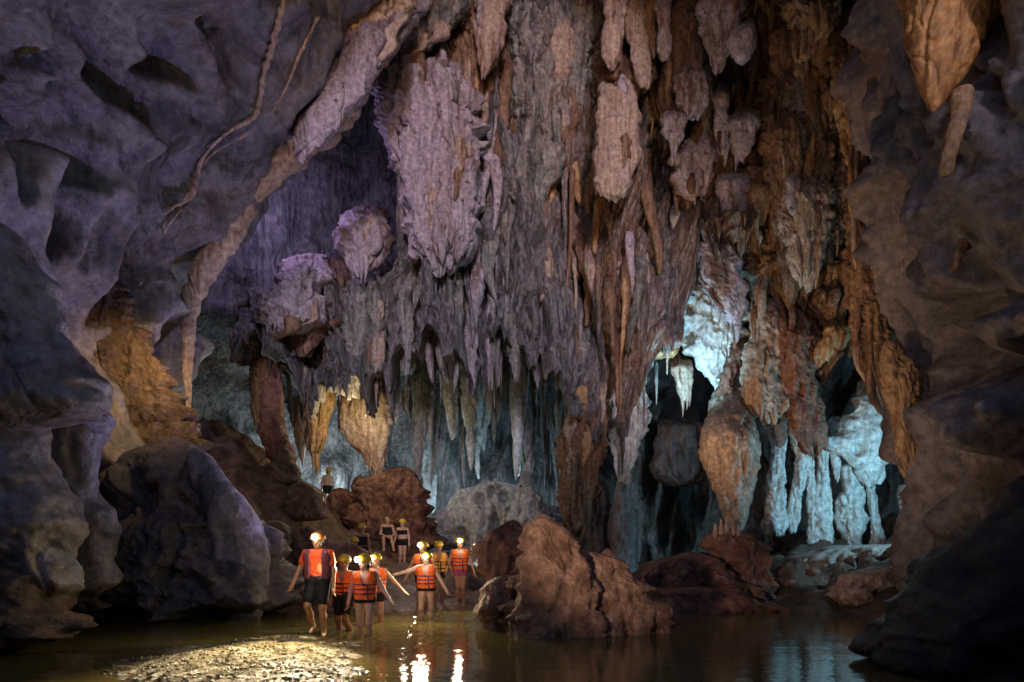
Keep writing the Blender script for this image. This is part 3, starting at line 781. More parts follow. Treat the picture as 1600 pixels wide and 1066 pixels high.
form('flowstone_curtain', 'frayed ochre curtain with long threads left of the tan bell', [(545,450,545),(580,452,536),(605,470,524),(640,476,518),(675,478,510),(700,484,500)], 22.4, 'ochre_flowstone', 'frill', depth=.5, drips=10)
form('flowstone_shelf', 'rough ochre ledge above the tan ribbed bell', [(535,500,600),(560,495,600),(585,505,598),(600,520,590)], 22.6, 'ochre_flowstone', 'rough', depth=.5, drips=6)
form('flowstone_drapery', 'long yellow striped drapery tapering to a point right of the bell', [(500,590,640),(540,586,630),(580,590,626),(615,602,626),(645,612,625),(662,618,622)], 21.6, 'grey_flowstone', 'flute', depth=.5, amp=3)
# pale ribbons on the back wall
for lab, rows in [
    ('pale teal ribbon of calcite left of the back wall ribbons', [(520,628,650),(560,632,650),(600,637,652),(640,645,660),(680,655,670),(720,660,676),(770,664,682),(800,668,678)]),
    ('pale knotted calcite ribbon second along the back wall', [(520,662,700),(560,660,702),(600,664,688),(640,674,692),(680,684,692)]),
    ('thin pale calcite ribbon with kinked tail third along the back wall', [(490,730,752),(530,736,752),(570,739,752),(620,745,756),(670,744,752),(715,743,749),(745,745,749)]),
    ('forked pale calcite ribbon right of the thin kinked one', [(500,750,780),(540,754,776),(580,758,774),(620,760,772),(655,755,766),(680,748,758),(700,752,758)]),
    ('short hooked pale calcite ribbon high on the back wall', [(555,782,820),(570,786,822),(590,812,824),(605,818,824)]),
    ('faint pale calcite thread right end of the back wall', [(680,812,822),(715,808,818),(745,804,812)])]:
    form('calcite_ribbon', lab, rows, 28.3, 'pale_calcite', 'frill', depth=.6, cat='calcite ribbon', amp=1.3, tuck=.6)
for lab, rows in [
    ('thin ochre strand leftmost of the hanging strands', [(370,772,790),(420,775,790),(470,780,792),(520,784,794),(560,790,797)]),
    ('thin grey strand second of the hanging strands', [(340,790,812),(400,796,810),(450,798,808),(500,796,806),(540,797,803)]),
    ('long thin olive strand third of the hanging strands', [(330,806,826),(400,812,824),(460,814,824),(520,812,820),(575,816,822)]),
    ('thin pale strand rightmost of the hanging strands', [(330,822,846),(390,820,838),(440,812,828),(490,808,818),(520,806,812)])]:
    form('stalactite', lab, rows, 21.8, 'grey_flowstone', 'flute', cat='stalactite', amp=2.5, drips=1)
form('flowstone_boss', 'pale grey smooth boss bulging out of the grey curtains', [(200,832,882),(235,806,882),(268,796,872),(300,800,852),(328,815,846),(350,822,838)], 19.8, 'grey_flowstone', 'smooth', depth=.7, amp=2)
form('flowstone_curtain', 'tall grey pitted curtain wall at the top left of the tan slab', [(-30,785,925),(50,788,926),(110,798,924),(165,805,918),(215,822,900),(235,835,880)], 20.4, 'grey_flowstone', 'frill', depth=.5, drips=8, res=2.5)
form('flowstone_curtain', 'slender dark column beside the tall grey pitted curtain', [(-30,762,800),(100,765,802),(200,762,800),(280,758,790),(340,765,785)], 21.2, 'grey_flowstone', 'frill', depth=.7, drips=3)
form('flowstone_curtain', 'diagonal brown streaked curtain ending in long drips below the pale boss', [(255,872,930),(320,858,905),(390,850,900),(430,835,900),(470,824,890),(505,816,868),(540,814,840)], 20.8, 'tan_flowstone', 'frill', depth=.5, drips=10)
form('hanging_slab', 'large smooth pinkish tan hanging slab cut off flat at the bottom', [(60,948,984),(110,941,986),(150,938,990),(200,934,994),(250,931,996),(285,928,988),(302,934,978),(312,940,962)], 17.7, 'tan_flowstone', 'frill', depth=.42, amp=.6, boxy=3.5, folds=3)
form('flowstone_fold', 'pinkish tan fold at the top above the hanging slab', [(-30,940,985),(30,944,978),(65,942,972),(92,944,968),(102,950,962)], 17.3, 'tan_flowstone', 'frill', depth=.6, amp=.8)
form('flowstone_fold', 'long lavender tan fold right of the pinkish fold', [(-30,975,1008),(40,978,1008),(80,985,1012),(115,992,1020),(135,1000,1016)], 17.4, 'tan_flowstone', 'frill', depth=.6, amp=.8)
form('flowstone_shelf', 'brown broken shelf between the folds and the hanging slab', [(92,935,1010),(112,935,1018),(130,945,1015),(142,960,1005)], 18.0, 'brown_flowstone', 'rough', depth=.6, drips=4)
form('flowstone_fold', 'narrow lavender strip hanging alone at the top', [(-30,1026,1046),(30,1027,1048),(70,1027,1048),(93,1030,1046)], 17.0, 'lavender_crust', 'crust', depth=.8)
form('flowstone_block', 'brown block tucked beside the narrow lavender strip', [(-30,1003,1030),(20,1004,1028),(60,1002,1028),(90,1006,1026)], 17.6, 'brown_flowstone', 'rough', depth=.8)
form('flowstone_curtain', 'ochre brown knobbly curtain right of the narrow lavender strip', [(-30,1045,1105),(40,1046,1105),(90,1040,1110),(140,1030,1075),(200,1035,1060)], 18.2, 'brown_flowstone', 'rough', depth=.6, drips=5)
form('flowstone_curtain', 'white lavender angular plates at the top near the egg boss', [(-30,1092,1168),(20,1098,1160),(55,1100,1150),(85,1108,1138),(108,1116,1126)], 16.8, 'lavender_crust', 'frill', depth=.5, drips=2)
form('flowstone_boss', 'smooth lavender egg boss at the top', [(30,1150,1172),(50,1142,1178),(72,1139,1178),(88,1146,1172),(99,1154,1164)], 16.6, 'lavender_crust', 'smooth', depth=.8)
for lab, rows, st in [
    ('folded lavender lump below the white angular plates', [(92,1068,1102),(125,1054,1107),(155,1058,1103),(180,1070,1094)], 'frill'),
    ('flat pale lavender flake left of the folded lump', [(165,1038,1068),(190,1036,1070),(210,1042,1068),(222,1050,1062)], 'frill'),
    ('blue lavender crusted strip right of the folded lump', [(100,1112,1136),(150,1114,1138),(200,1118,1136),(240,1122,1140)], 'crust'),
    ('wrinkled lavender plate above the teal strip', [(205,1062,1112),(245,1055,1116),(280,1056,1110),(308,1066,1098)], 'crust'),
    ('smooth blue lavender shield above the lens shaped plate', [(165,1144,1182),(200,1140,1182),(225,1144,1174),(245,1152,1166)], 'frill'),
    ('lens shaped fluted lavender plate in the middle of the cluster', [(245,1136,1162),(275,1120,1172),(310,1121,1171),(340,1132,1166),(364,1144,1158)], 'flute'),
    ('long lavender apron draping over the pale perforated web', [(335,1088,1134),(380,1088,1142),(425,1098,1152),(465,1116,1160),(498,1136,1164)], 'frill')]:
    form('flowstone_plate', lab, rows, 17.6 + .3 * (len(lab) % 3), 'lavender_crust', st, depth=.55, drips=3, amp=1.2, boxy=2.8)
form('flowstone_curtain', 'brown cracked rock wedge between the lavender plates', [(180,1070,1150),(250,1085,1150),(330,1070,1125),(370,1080,1110)], 18.8, 'brown_flowstone', 'rough', depth=.6, drips=4)
form('flowstone_strip', 'greenish pale strip left of the lavender apron', [(295,1046,1078),(340,1048,1082),(380,1056,1088),(415,1068,1090)], 18.9, 'pale_calcite', 'flute', depth=.6, amp=2)
form('flowstone_web', 'pale perforated flowstone web glowing blue with dark holes', [(380,1050,1112),(425,1038,1142),(475,1042,1166),(515,1062,1165),(550,1074,1152),(578,1096,1142),(602,1112,1128)], 19.8, 'pale_calcite', 'web', depth=.35, holes=.55, res=2.2)
form('flowstone_rope', 'curved reddish cord bordering the pale perforated web', [(490,1158,1174),(530,1148,1172),(565,1138,1160),(595,1126,1146),(630,1120,1138),(650,1120,1132)], 19.2, 'red_rock', 'rough', depth=.9)
form('flowstone_column', 'bulging tan fluted column like a closed umbrella above the dark boulders', [(592,1124,1150),(625,1110,1168),(665,1102,1180),(700,1100,1184),(740,1108,1182),(775,1120,1174),(805,1130,1168),(835,1134,1166)], 18.0, 'tan_flowstone', 'flute', depth=.8, amp=2.0)
# brown mass right of centre
form('flowstone_mass', 'great brown folded curtain filling the upper right of the formations', [(-30,1180,1338),(60,1184,1338),(140,1188,1330),(220,1182,1322),(300,1170,1314),(370,1168,1312),(425,1186,1296),(470,1205,1270),(490,1215,1255)], 18.8, 'brown_flowstone', 'frill', depth=.55, drips=14, amp=1.2, res=2.5)
form('flowstone_boss', 'knobbly tan lump on top of the great brown curtain', [(-20,1225,1300),(25,1232,1296),(55,1240,1290),(80,1238,1275),(92,1245,1262)], 17.4, 'tan_flowstone', 'crust', depth=.7)
form('flowstone_column', 'ragged orange edged column bordering the smooth wall', [(20,1298,1334),(80,1300,1336),(130,1303,1340),(180,1310,1348),(225,1316,1352),(258,1326,1346)], 16.4, 'ochre_flowstone', 'crust', depth=.8, drips=3)
form('flowstone_curtain', 'brown plate layered over the front of the great brown curtain', [(120,1196,1250),(200,1192,1256),(280,1198,1248),(340,1206,1240),(370,1214,1232)], 17.8, 'brown_flowstone', 'frill', depth=.6, drips=5)
form('flowstone_curtain', 'tan brown plate low on the great brown curtain', [(240,1225,1290),(300,1218,1296),(360,1222,1288),(410,1236,1280),(440,1250,1270)], 17.7, 'tan_flowstone', 'frill', depth=.5, drips=5)
form('flowstone_curtain', 'orange brown flake beside the lens shaped lavender plate', [(270,1172,1200),(310,1170,1202),(340,1178,1198),(352,1184,1194)], 17.9, 'ochre_flowstone', 'smooth', depth=.7)
form('stalactite', 'long rusty brown column stalactite in front of the black hollow', [(190,1326,1356),(260,1321,1362),(320,1321,1362),(390,1326,1372),(450,1328,1382),(510,1335,1386),(560,1345,1389),(600,1358,1390),(640,1374,1388)], 15.6, 'brown_flowstone', 'frill', cat='stalactite', depth=.8, amp=.8)
form('stalactite', 'tan fang shaped stalactite beside the rusty column', [(315,1366,1396),(355,1354,1392),(395,1360,1386),(435,1368,1380),(472,1372,1376)], 15.0, 'tan_flowstone', 'smooth', cat='stalactite', amp=2)
form('flowstone_column', 'pale edged fluted column right of the perforated web', [(410,1194,1218),(460,1178,1218),(530,1174,1218),(590,1164,1218),(630,1172,1228),(655,1182,1226)], 18.4, 'tan_flowstone', 'frill', depth=.8, drips=3)
form('flowstone_mass', 'dark red brown tongue of flowstone hanging over the lit columns', [(430,1216,1265),(500,1214,1272),(560,1216,1270),(610,1220,1270),(650,1236,1284),(690,1252,1288),(705,1262,1280)], 18.2, 'red_rock', 'frill', depth=.7, drips=5)
form('flowstone_curtain', 'dark brown wide fold behind the rusty column', [(380,1255,1335),(440,1262,1330),(480,1275,1318),(498,1285,1305)], 18.6, 'brown_flowstone', 'frill', depth=.6, drips=4)
form('flowstone_blob', 'small tan fan shaped blob above the black hollow', [(485,1300,1318),(505,1288,1326),(525,1284,1326),(545,1274,1312),(565,1272,1288)], 17.8, 'ochre_flowstone', 'frill', depth=.6)
# lit grotto on the right
form('flowstone_web', 'pale blue lit flowstone sheet beside the black hollow', [(560,1362,1380),(600,1348,1388),(640,1330,1396),(670,1310,1400),(695,1290,1396),(720,1328,1384),(750,1352,1376)], 19.0, 'pale_calcite', 'web', depth=.4, holes=.35, res=2.2)
for lab, rows in [
    ('pale lit column leftmost in the grotto', [(625,1186,1228),(665,1200,1226),(710,1207,1224),(760,1202,1222),(800,1199,1224),(832,1196,1230)]),
    ('pale lit column second in the grotto with slanting foot', [(630,1222,1272),(675,1238,1274),(715,1246,1268),(755,1240,1256),(790,1232,1248),(825,1226,1246)]),
    ('thin pale lit column third in the grotto', [(680,1276,1294),(730,1280,1292),(775,1274,1296),(820,1274,1298),(860,1280,1304),(900,1280,1326)]),
    ('bulbous pale lit column fourth in the grotto', [(725,1308,1342),(760,1322,1344),(795,1310,1346),(825,1314,1346),(850,1324,1340),(880,1318,1346),(905,1306,1356)]),
    ('short pale lit stalactite under the blue lit sheet', [(650,1292,1316),(690,1298,1314),(725,1300,1312),(745,1303,1309)]),
    ('slim pale strut between the second and third grotto columns', [(700,1256,1268),(760,1262,1272),(820,1264,1276),(870,1262,1284)]),
    ('slim crooked pale strut right of the bulbous grotto column', [(700,1350,1372),(745,1352,1366),(790,1358,1370),(840,1362,1378),(880,1352,1392)]),
    ('low pale hump at the foot of the grotto columns', [(858,1262,1300),(880,1248,1330),(905,1240,1350)]),
    ('pale lit column at the far end of the grotto ledge', [(755,1396,1438),(785,1410,1434),(815,1408,1430),(845,1396,1420),(875,1380,1424)])]:
    form('calcite_column', lab, rows, 19.4, 'pale_calcite', 'frill', depth=.8, cat='column', amp=1.35)
form('flowstone_curtain', 'white and tan fluted curtain lit blue at its tip left of the dark bell', [(530,972,1018),(590,964,1010),(640,946,1008),(680,952,1004),(712,962,994),(748,970,980)], 20.6, 'pale_calcite', 'frill', depth=.6, drips=4)
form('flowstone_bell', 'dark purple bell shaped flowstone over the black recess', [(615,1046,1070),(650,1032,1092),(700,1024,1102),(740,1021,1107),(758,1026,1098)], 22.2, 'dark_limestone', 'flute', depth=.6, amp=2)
form('flowstone_curtain', 'brown cracked curtain above the white fluted curtain', [(335,988,1034),(400,978,1046),(470,960,1044),(530,956,1030),(580,962,1000),(602,968,985)], 20.0, 'tan_flowstone', 'rough', depth=.6, drips=6)
form('flowstone_strip', 'slanting grey edged strip running down to the ochre block', [(300,985,1008),(360,995,1022),(420,1010,1038),(480,1028,1054),(515,1044,1060)], 19.4, 'grey_flowstone', 'flute', depth=.8, amp=2)
form('flowstone_block', 'ochre block with hollow face left of the perforated web', [(490,1020,1062),(515,1015,1066),(540,1014,1066),(558,1018,1056)], 19.2, 'ochre_flowstone', 'rough', depth=.7)
form('flowstone_strip', 'short ochre tongue beside the brown cracked curtain', [(470,948,976),(510,944,972),(550,946,966),(575,948,960)], 20.2, 'ochre_flowstone', 'smooth', depth=.8, amp=2)
form('flowstone_curtain', 'small tan fringe below the ochre block', [(545,1046,1080),(580,1050,1082),(608,1058,1080),(625,1064,1076)], 19.8, 'tan_flowstone', 'frill', depth=.6, drips=4)
form('flowstone_shelf', 'grey shell like ledge with combed fringe', [(515,872,952),(540,862,950),(562,864,940),(582,874,930),(596,884,918)], 20.8, 'grey_flowstone', 'flute', depth=.6, drips=6, amp=2)
form('flowstone_column', 'dark brown knobbly column reaching down beside the black recess', [(570,902,962),(630,892,954),(690,884,944),(740,880,934),(790,880,926),(835,892,912)], 20.0, 'brown_flowstone', 'crust', depth=.7)
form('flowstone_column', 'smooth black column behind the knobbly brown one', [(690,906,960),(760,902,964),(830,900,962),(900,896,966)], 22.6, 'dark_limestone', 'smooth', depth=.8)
form('stalagmite', 'thin grey stalagmite with pale foot in the black recess', [(735,968,980),(780,960,984),(810,952,990),(880,956,992),(920,950,1000)], 21.4, 'smooth_limestone', 'smooth', cat='stalagmite', depth=.9)
form('flowstone_column', 'orange brown column hugging the edge of the smooth wall', [(530,1378,1402),(590,1384,1432),(650,1398,1446),(710,1406,1452),(760,1422,1458)], wall_at(PR, 1440, 640)[1] + .1, 'ochre_flowstone', 'rough', depth=.6)
form('stalactite', 'big smooth orange stalactite at the top of the smooth wall', [(-60,1400,1610),(0,1422,1570),(40,1425,1546),(85,1431,1524),(125,1439,1498),(155,1446,1480),(176,1451,1466)], wall_at(PR, 1480, 70)[1] - .35, 'orange_flowstone', 'flute', cat='stalactite', depth=.7, amp=1.6)
form('flowstone_strip', 'narrow ochre tongue below the big orange stalactite', [(135,1488,1516),(175,1490,1512),(215,1480,1500),(250,1472,1490),(276,1470,1484)], wall_at(PR, 1492, 205)[1] - .1, 'ochre_flowstone', 'smooth', depth=.7, amp=2)
form('flowstone_strip', 'small bright ochre tongue in the round hole of the smooth wall', [(345,1512,1526),(372,1502,1520),(400,1490,1504),(426,1484,1492)], wall_at(PR, 1505, 385)[1] - .05, 'ochre_flowstone', 'smooth', depth=.8, amp=2)
# scalloped shelf at the foot of the back wall
form('rock_shelf', 'scalloped pale shelf rimmed with light behind the pointed boulder', [(752,748,800),(772,716,836),(796,702,852),(822,692,872),(860,688,884)], 24.6, 'pale_calcite', 'frill', depth=.3, holes=.7, cat='rock', folds=5)
form('calcite_ribbon', 'bright white splash of calcite right behind the pointed boulder', [(720,820,832),(750,812,828),(780,804,838),(800,796,850),(825,796,870)], 22.6, 'pale_calcite', 'crust', depth=.4, cat='calcite ribbon')

rr_i = np.random.default_rng(909)
for k in range(92):
    cx_ = rr_i.uniform(415, 900); y0_ = rr_i.uniform(455, 530)
    y1_ = rr_i.uniform(600, 735) if cx_ < 640 else rr_i.uniform(610, 780)
    if 470 < cx_ < 560: y1_ = min(y1_, 680)
    ww_ = rr_i.uniform(9, 34); sl_ = rr_i.uniform(-.08, .08)
    hh_ = y1_ - y0_
    rows_ = [(y0_ + hh_ * q, cx_ + sl_ * hh_ * q - ww_ / 2 * wq, cx_ + sl_ * hh_ * q + ww_ / 2 * wq) for q, wq in ((0, 1.2), (.25, 1), (.5, rr_i.uniform(.6, 1)), (.75, rr_i.uniform(.35, .8)), (.92, .3), (1, .06))]
    form('fold', None, rows_, rr_i.uniform(24.2, 28.2), ['grey_flowstone', 'ochre_flowstone', 'tan_flowstone', 'grey_flowstone'][rr_i.integers(4)] if cx_ < 650 else ['grey_flowstone', 'pale_calcite', 'back_rock', 'back_rock'][rr_i.integers(4)],
         ['frill', 'flute', 'frill', 'crust'][rr_i.integers(4)], parent=wall_back, depth=rr_i.uniform(.5, .9), res=5.1, tuck=.8)

# ------------------------------------------------------------------ boulders
big_rock = form('boulder', 'large angular two peaked tan brown boulder standing in the water', [(858,832,950),(876,818,972),(905,806,995),(935,798,1018),(965,790,1040),(995,785,1055),(1035,780,1062)], 11.4, 'boulder_rock', 'rock', cat='boulder', depth=.36, boxy=3.4, amp=.5)
for rows_, Yv in (([(802,834,862),(822,818,882),(850,812,900),(890,808,916),(930,804,930),(970,800,934),(1000,797,938),(1035,794,940)], 11.1),
                  ([(856,942,956),(878,928,972),(902,918,992),(935,906,1010),(965,902,1030),(995,900,1040),(1035,898,1045)], 11.4)):
    pk = form('peak', None, rows_, Yv, 'boulder_rock', 'rock', parent=big_rock, depth=.62, boxy=3.6, amp=.6)
    pk.location = Vector(pk.location) - Vector(big_rock.location)
for lab, rows, Yv, mt, dp in [
    ('low knobbly wet block at the foot of the two peaked boulder', [(898,772,812),(925,748,815),(950,740,818),(972,748,820),(990,765,825),(1020,770,826)], 11.9, 'boulder_rock', .8),
    ('dark rock with bright rim behind the two peaked boulder', [(812,786,818),(835,760,826),(858,742,828),(880,748,830),(920,770,830),(960,780,830)], 13.4, 'red_rock', .8),
    ('small wedge shaped stone at the right foot of the two peaked boulder', [(950,1020,1036),(970,1012,1050),(990,1005,1058),(1012,1000,1062)], 11.2, 'boulder_rock', .8),
    ('big rounded reddish boulder above the seated bathers', [(728,605,650),(745,578,658),(775,556,668),(810,548,674),(850,550,680),(890,560,685)], 23.4, 'red_rock', .7),
    ('small brown boulder beside the bare chested bather on the mound', [(762,520,545),(780,512,556),(800,508,560),(830,505,565)], 24.2, 'red_rock', .8),
    ('small rounded rock perched beside the rounded reddish boulder', [(742,556,570),(755,552,574),(772,552,572),(800,548,575)], 23.8, 'red_rock', .8),
    ('rounded dome rock behind the man in the orange shirt', [(846,530,552),(858,512,570),(880,505,580),(915,500,590)], 16.6, 'red_rock', .6),
    ('long dark boulder with sparkling crest by the black recess', [(862,1060,1100),(880,1020,1130),(905,985,1160),(930,985,1190),(965,985,1200)], 15.8, 'red_rock', .6),
    ('overhanging dark boulder topped by tiny stalagmites', [(824,1110,1150),(838,1102,1176),(860,1104,1200),(885,1130,1206),(915,1130,1210),(955,1130,1215)], 16.2, 'red_rock', .6),
    ('low flat dark slab lying at the water under the sparkling boulder', [(915,1030,1120),(930,1010,1180),(950,1005,1230),(975,1010,1240)], 15.0, 'red_rock', .5),
    ('bare brown hump high on the slope beside the red pillar', [(700,432,452),(716,424,462),(735,420,468),(760,418,470)], 19.2, 'cave_mud', .8),
    ('brown block halfway down the slope below the red pillar', [(752,462,486),(768,452,498),(790,450,504),(815,448,505)], 18.8, 'cave_mud', .8),
    ('dark block at the foot of the slope above the orange lit rubble', [(812,415,440),(830,404,455),(855,402,460),(885,402,462)], 16.8, 'cave_mud', .8),
    ('rounded brown block on the slope left of the dome rock', [(822,468,492),(838,458,504),(860,455,510),(890,455,512)], 17.4, 'cave_mud', .8),
    ('orange lit rubble block on the shore behind the man in the orange shirt', [(890,425,455),(910,412,480),(935,410,490),(960,415,495)], 15.6, 'red_rock', .7),
    ('dark wet rock on the shore beside the orange lit rubble', [(880,385,405),(905,380,420),(935,382,425),(965,385,425)], 14.8, 'dark_limestone', .7),
    ('sunlike tan slab sloping to the water in the lit grotto', [(868,1440,1480),(885,1380,1500),(905,1330,1500),(930,1300,1460),(950,1300,1420)], 14.6, 'tan_flowstone', .6),
    ('grey ledge with long streaks below the lit columns', [(850,1300,1480),(868,1260,1480),(885,1240,1460),(905,1230,1420)], 17.2, 'smooth_limestone', .5),
    ('rock shoulder coloured near black for shade, filling the lower corner of the cave', [(690,1690,1860),(760,1610,1860),(830,1560,1860),(890,1515,1860),(940,1475,1860),(985,1425,1860),(1030,1400,1860),(1080,1400,1860)], 8.2, 'shaded_rock', .5)]:
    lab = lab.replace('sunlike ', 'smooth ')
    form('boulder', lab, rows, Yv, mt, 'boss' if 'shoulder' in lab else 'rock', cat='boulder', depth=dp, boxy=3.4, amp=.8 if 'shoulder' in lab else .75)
for k_, (px_, py_, s_) in enumerate(((1118, 826, 9), (1127, 822, 12), (1136, 820, 15), (1146, 824, 13), (1154, 829, 8))):
    form('stalagmite', ['first', 'second', 'third', 'fourth', 'last'][k_] + ' of five tiny pale stalagmites on the overhanging dark boulder, counted from its tip', [(py_ - s_, px_ - .8, px_ + .8), (py_ - s_ * .3, px_ - 2.5, px_ + 2.5), (py_ + 8, px_ - 4, px_ + 4), (py_ + 14, px_ - 5, px_ + 5)], 15.9, 'tan_flowstone', 'smooth', cat='stalagmite', depth=1.0)
rr = np.random.default_rng(77)
def pebble(n=10):
    a = np.linspace(0, 2 * np.pi, 12, endpoint=False); t = np.linspace(0, np.pi, 9)
    P = np.stack([np.sin(t)[:, None] * np.cos(a), np.sin(t)[:, None] * np.sin(a), np.broadcast_to(np.cos(t)[:, None], (9, 12))], -1)
    P = P * (1 + .35 * noise(P * 1.2, n)[..., None])
    return mesh_from('stone', P, grid_quads(9, 12, wrap=True))
stone_meshes = [pebble(k) for k in range(4)]
for me in stone_meshes: me.materials.append(MATS['red_rock'])
def stone(px, py, Y, s, label, group=None, rz=0, sq=.6):
    p = at(px, py, Y)
    o = put('stone', stone_meshes[int(px) % 4], None, label=label, cat='stone', group=group, loc=p)
    o.scale = (s, s * .8, s * sq); o.rotation_euler = (0, 0, rz)
    return o
stone(462, 1014, 9.5, .13, 'flat brown stone alone on the gravel bar', rz=.3, sq=.3)
stone(487, 1019, 9.2, .05, 'tiny stone just right of the flat brown stone on the gravel bar', rz=1.3, sq=.5)
for k in range(16):
    X = rr.uniform(-3.6, .2); Y = rr.uniform(15.4, 18.0)
    z = float(floor_z(np.array(X), np.array(Y)))
    o = put('stone', stone_meshes[k % 4], None, label='small reddish stone lying on the far shore', cat='stone', group='stones on the far shore', loc=(X, Y, z + .02))
    s = rr.uniform(.05, .16); o.scale = (s, s, s * .6); o.rotation_euler = (0, 0, k)
for k in range(18):
    X = rr.uniform(6.6, 10.2); Y = rr.uniform(16.0, 19.0)
    z = float(floor_z(np.array(X), np.array(Y)))
    o = put('stone', stone_meshes[k % 4], None, label='small broken stone on the ledge of the lit grotto', cat='stone', group='stones on the grotto ledge', loc=(X, Y, z + .06))
    s = rr.uniform(.06, .2); o.scale = (s, s, s * .7); o.rotation_euler = (0, 0, k)

# calcite veins that follow the smooth walls
def vein(P, path, wall, width, seed):
    path = np.array(path, float)
    s = np.r_[0, np.cumsum(np.hypot(*np.diff(path[:, :2], axis=0).T))]
    n = max(12, int(s[-1] / 4))
    ss = np.linspace(0, s[-1], n)
    pp = np.stack([np.interp(ss, s, path[:, 0]), np.interp(ss, s, path[:, 1])], -1)
    pp += 2.0 * np.stack([noise(np.stack([ss * .06, ss * 0, ss * 0], -1), seed), noise(np.stack([ss * .06, ss * 0, ss * 0], -1), seed + 4)], -1)
    wd = np.interp(ss, s, path[:, 2]) * width * .6 * (1 + .6 * noise(np.stack([ss * .15, 0 * ss, 0 * ss], -1), seed + 9))
    C = np.array([wall_at(P, a, b) for a, b in pp])
    C = np.stack([np.convolve(np.pad(C[:, i], 5, 'edge'), np.ones(11) / 11, 'valid') for i in range(3)], -1)
    C = C - .12 * C / np.linalg.norm(C, axis=1, keepdims=True)
    T = np.gradient(C, axis=0); T /= np.linalg.norm(T, axis=1, keepdims=True) + 1e-6
    view = C - np.array([0, 0, EYE]); view /= np.linalg.norm(view, axis=1, keepdims=True)
    B = np.cross(T, view); B /= np.linalg.norm(B, axis=1, keepdims=True) + 1e-6
    N = np.cross(B, T)
    a = np.linspace(0, 2 * np.pi, 10, endpoint=False)
    R = wd * C[:, 1] / F
    V = C[:, None] + R[:, None, None] * (np.cos(a)[None, :, None] * B[:, None] + .4 * np.sin(a)[None, :, None] * N[:, None])
    V = V + .6 * R[:, None, None] * noise(V * 7, seed)[..., None]
    put('calcite_vein', mesh_from('calcite_vein', V, grid_quads(n, 10, wrap=True)), MATS['vein_calcite'], parent=wall)
vein(PL, [(445,-10,6),(432,50,7),(415,110,7),(404,165,7),(398,190,4),(370,200,4),(340,222,4),(318,248,4),(308,275,8),(300,308,7),(280,318,3),(252,338,3),(236,362,3),(226,390,2),(222,430,1.6),(212,480,1.6),(208,530,1.6),(222,580,2),(228,620,2),(212,655,2)], wall_left, 1.0, 5)
vein(PL, [(395,205,2),(360,228,1.5),(335,238,1.5),(315,262,1.5)], wall_left, 1.0, 6)
vein(PL, [(500,20,4),(470,90,4),(450,130,2),(425,180,2)], wall_left, 1.0, 7)
vein(PL, [(290,318,2),(270,345,2),(250,372,2),(238,398,2)], wall_left, 1.0, 9)
vein(PR, [(1500,305,1.5),(1520,300,2),(1538,300,3),(1546,318,2)], wall_right, 1.0, 12)
vein(PR, [(1562,352,1.5),(1580,342,2),(1598,325,2)], wall_right, 1.0, 13)
vein(PR, [(1392,300,1.5),(1400,340,1.5),(1412,395,1.5),(1406,440,1.5)], wall_right, 1.0, 14)

# ------------------------------------------------------------------ people
def surface_nets(d, org, h):
    s = d < 0
    nx, ny, nz = d.shape
    cs = s[:-1, :-1, :-1].astype(np.int8)
    tot = np.zeros((nx - 1, ny - 1, nz - 1), np.int8)
    for i in (0, 1):
        for j in (0, 1):
            for k in (0, 1):
                tot += s[i:nx - 1 + i, j:ny - 1 + j, k:nz - 1 + k]
    act = (tot > 0) & (tot < 8)
    I, J, K = np.nonzero(act)
    vid = np.full(act.shape, -1, np.int32)
    vid[I, J, K] = np.arange(len(I))
    acc = np.zeros((len(I), 3)); cnt = np.zeros(len(I))
    base = np.stack([I, J, K], -1)
    for ax in range(3):
        o1, o2 = [a for a in range(3) if a != ax]
        for u in (0, 1):
            for v in (0, 1):
                p = base.copy(); p[:, o1] += u; p[:, o2] += v
                q = p.copy(); q[:, ax] += 1
                a = d[p[:, 0], p[:, 1], p[:, 2]]; b_ = d[q[:, 0], q[:, 1], q[:, 2]]
                c = (a < 0) != (b_ < 0)
                t = np.where(c, a / np.where(np.abs(a - b_) < 1e-9, 1, a - b_), 0)
                pt = p.astype(float); pt[:, ax] += t
                acc[c] += pt[c]; cnt[c] += 1
    V = acc / cnt[:, None] * h + np.asarray(org)
    Q = []
    for ax in range(3):
        o1, o2 = [(1, 2), (2, 0), (0, 1)][ax]
        sl0 = [slice(None)] * 3; sl1 = [slice(None)] * 3
        sl0[ax] = slice(0, -1); sl1[ax] = slice(1, None)
        a, b_ = s[tuple(sl0)], s[tuple(sl1)]
        E = np.stack(np.nonzero(a != b_), -1)
        E = E[(E[:, o1] > 0) & (E[:, o2] > 0) & (E[:, o1] < d.shape[o1] - 1) & (E[:, o2] < d.shape[o2] - 1)]
        def cell(du, dv):
            c = E.copy(); c[:, o1] -= du; c[:, o2] -= dv
            return vid[c[:, 0], c[:, 1], c[:, 2]]
        q = np.stack([cell(1, 1), cell(0, 1), cell(0, 0), cell(1, 0)], -1)
        ins = a[E[:, 0], E[:, 1], E[:, 2]]
        q[~ins] = q[~ins][:, ::-1]
        Q.append(q)
    return V, np.concatenate(Q)

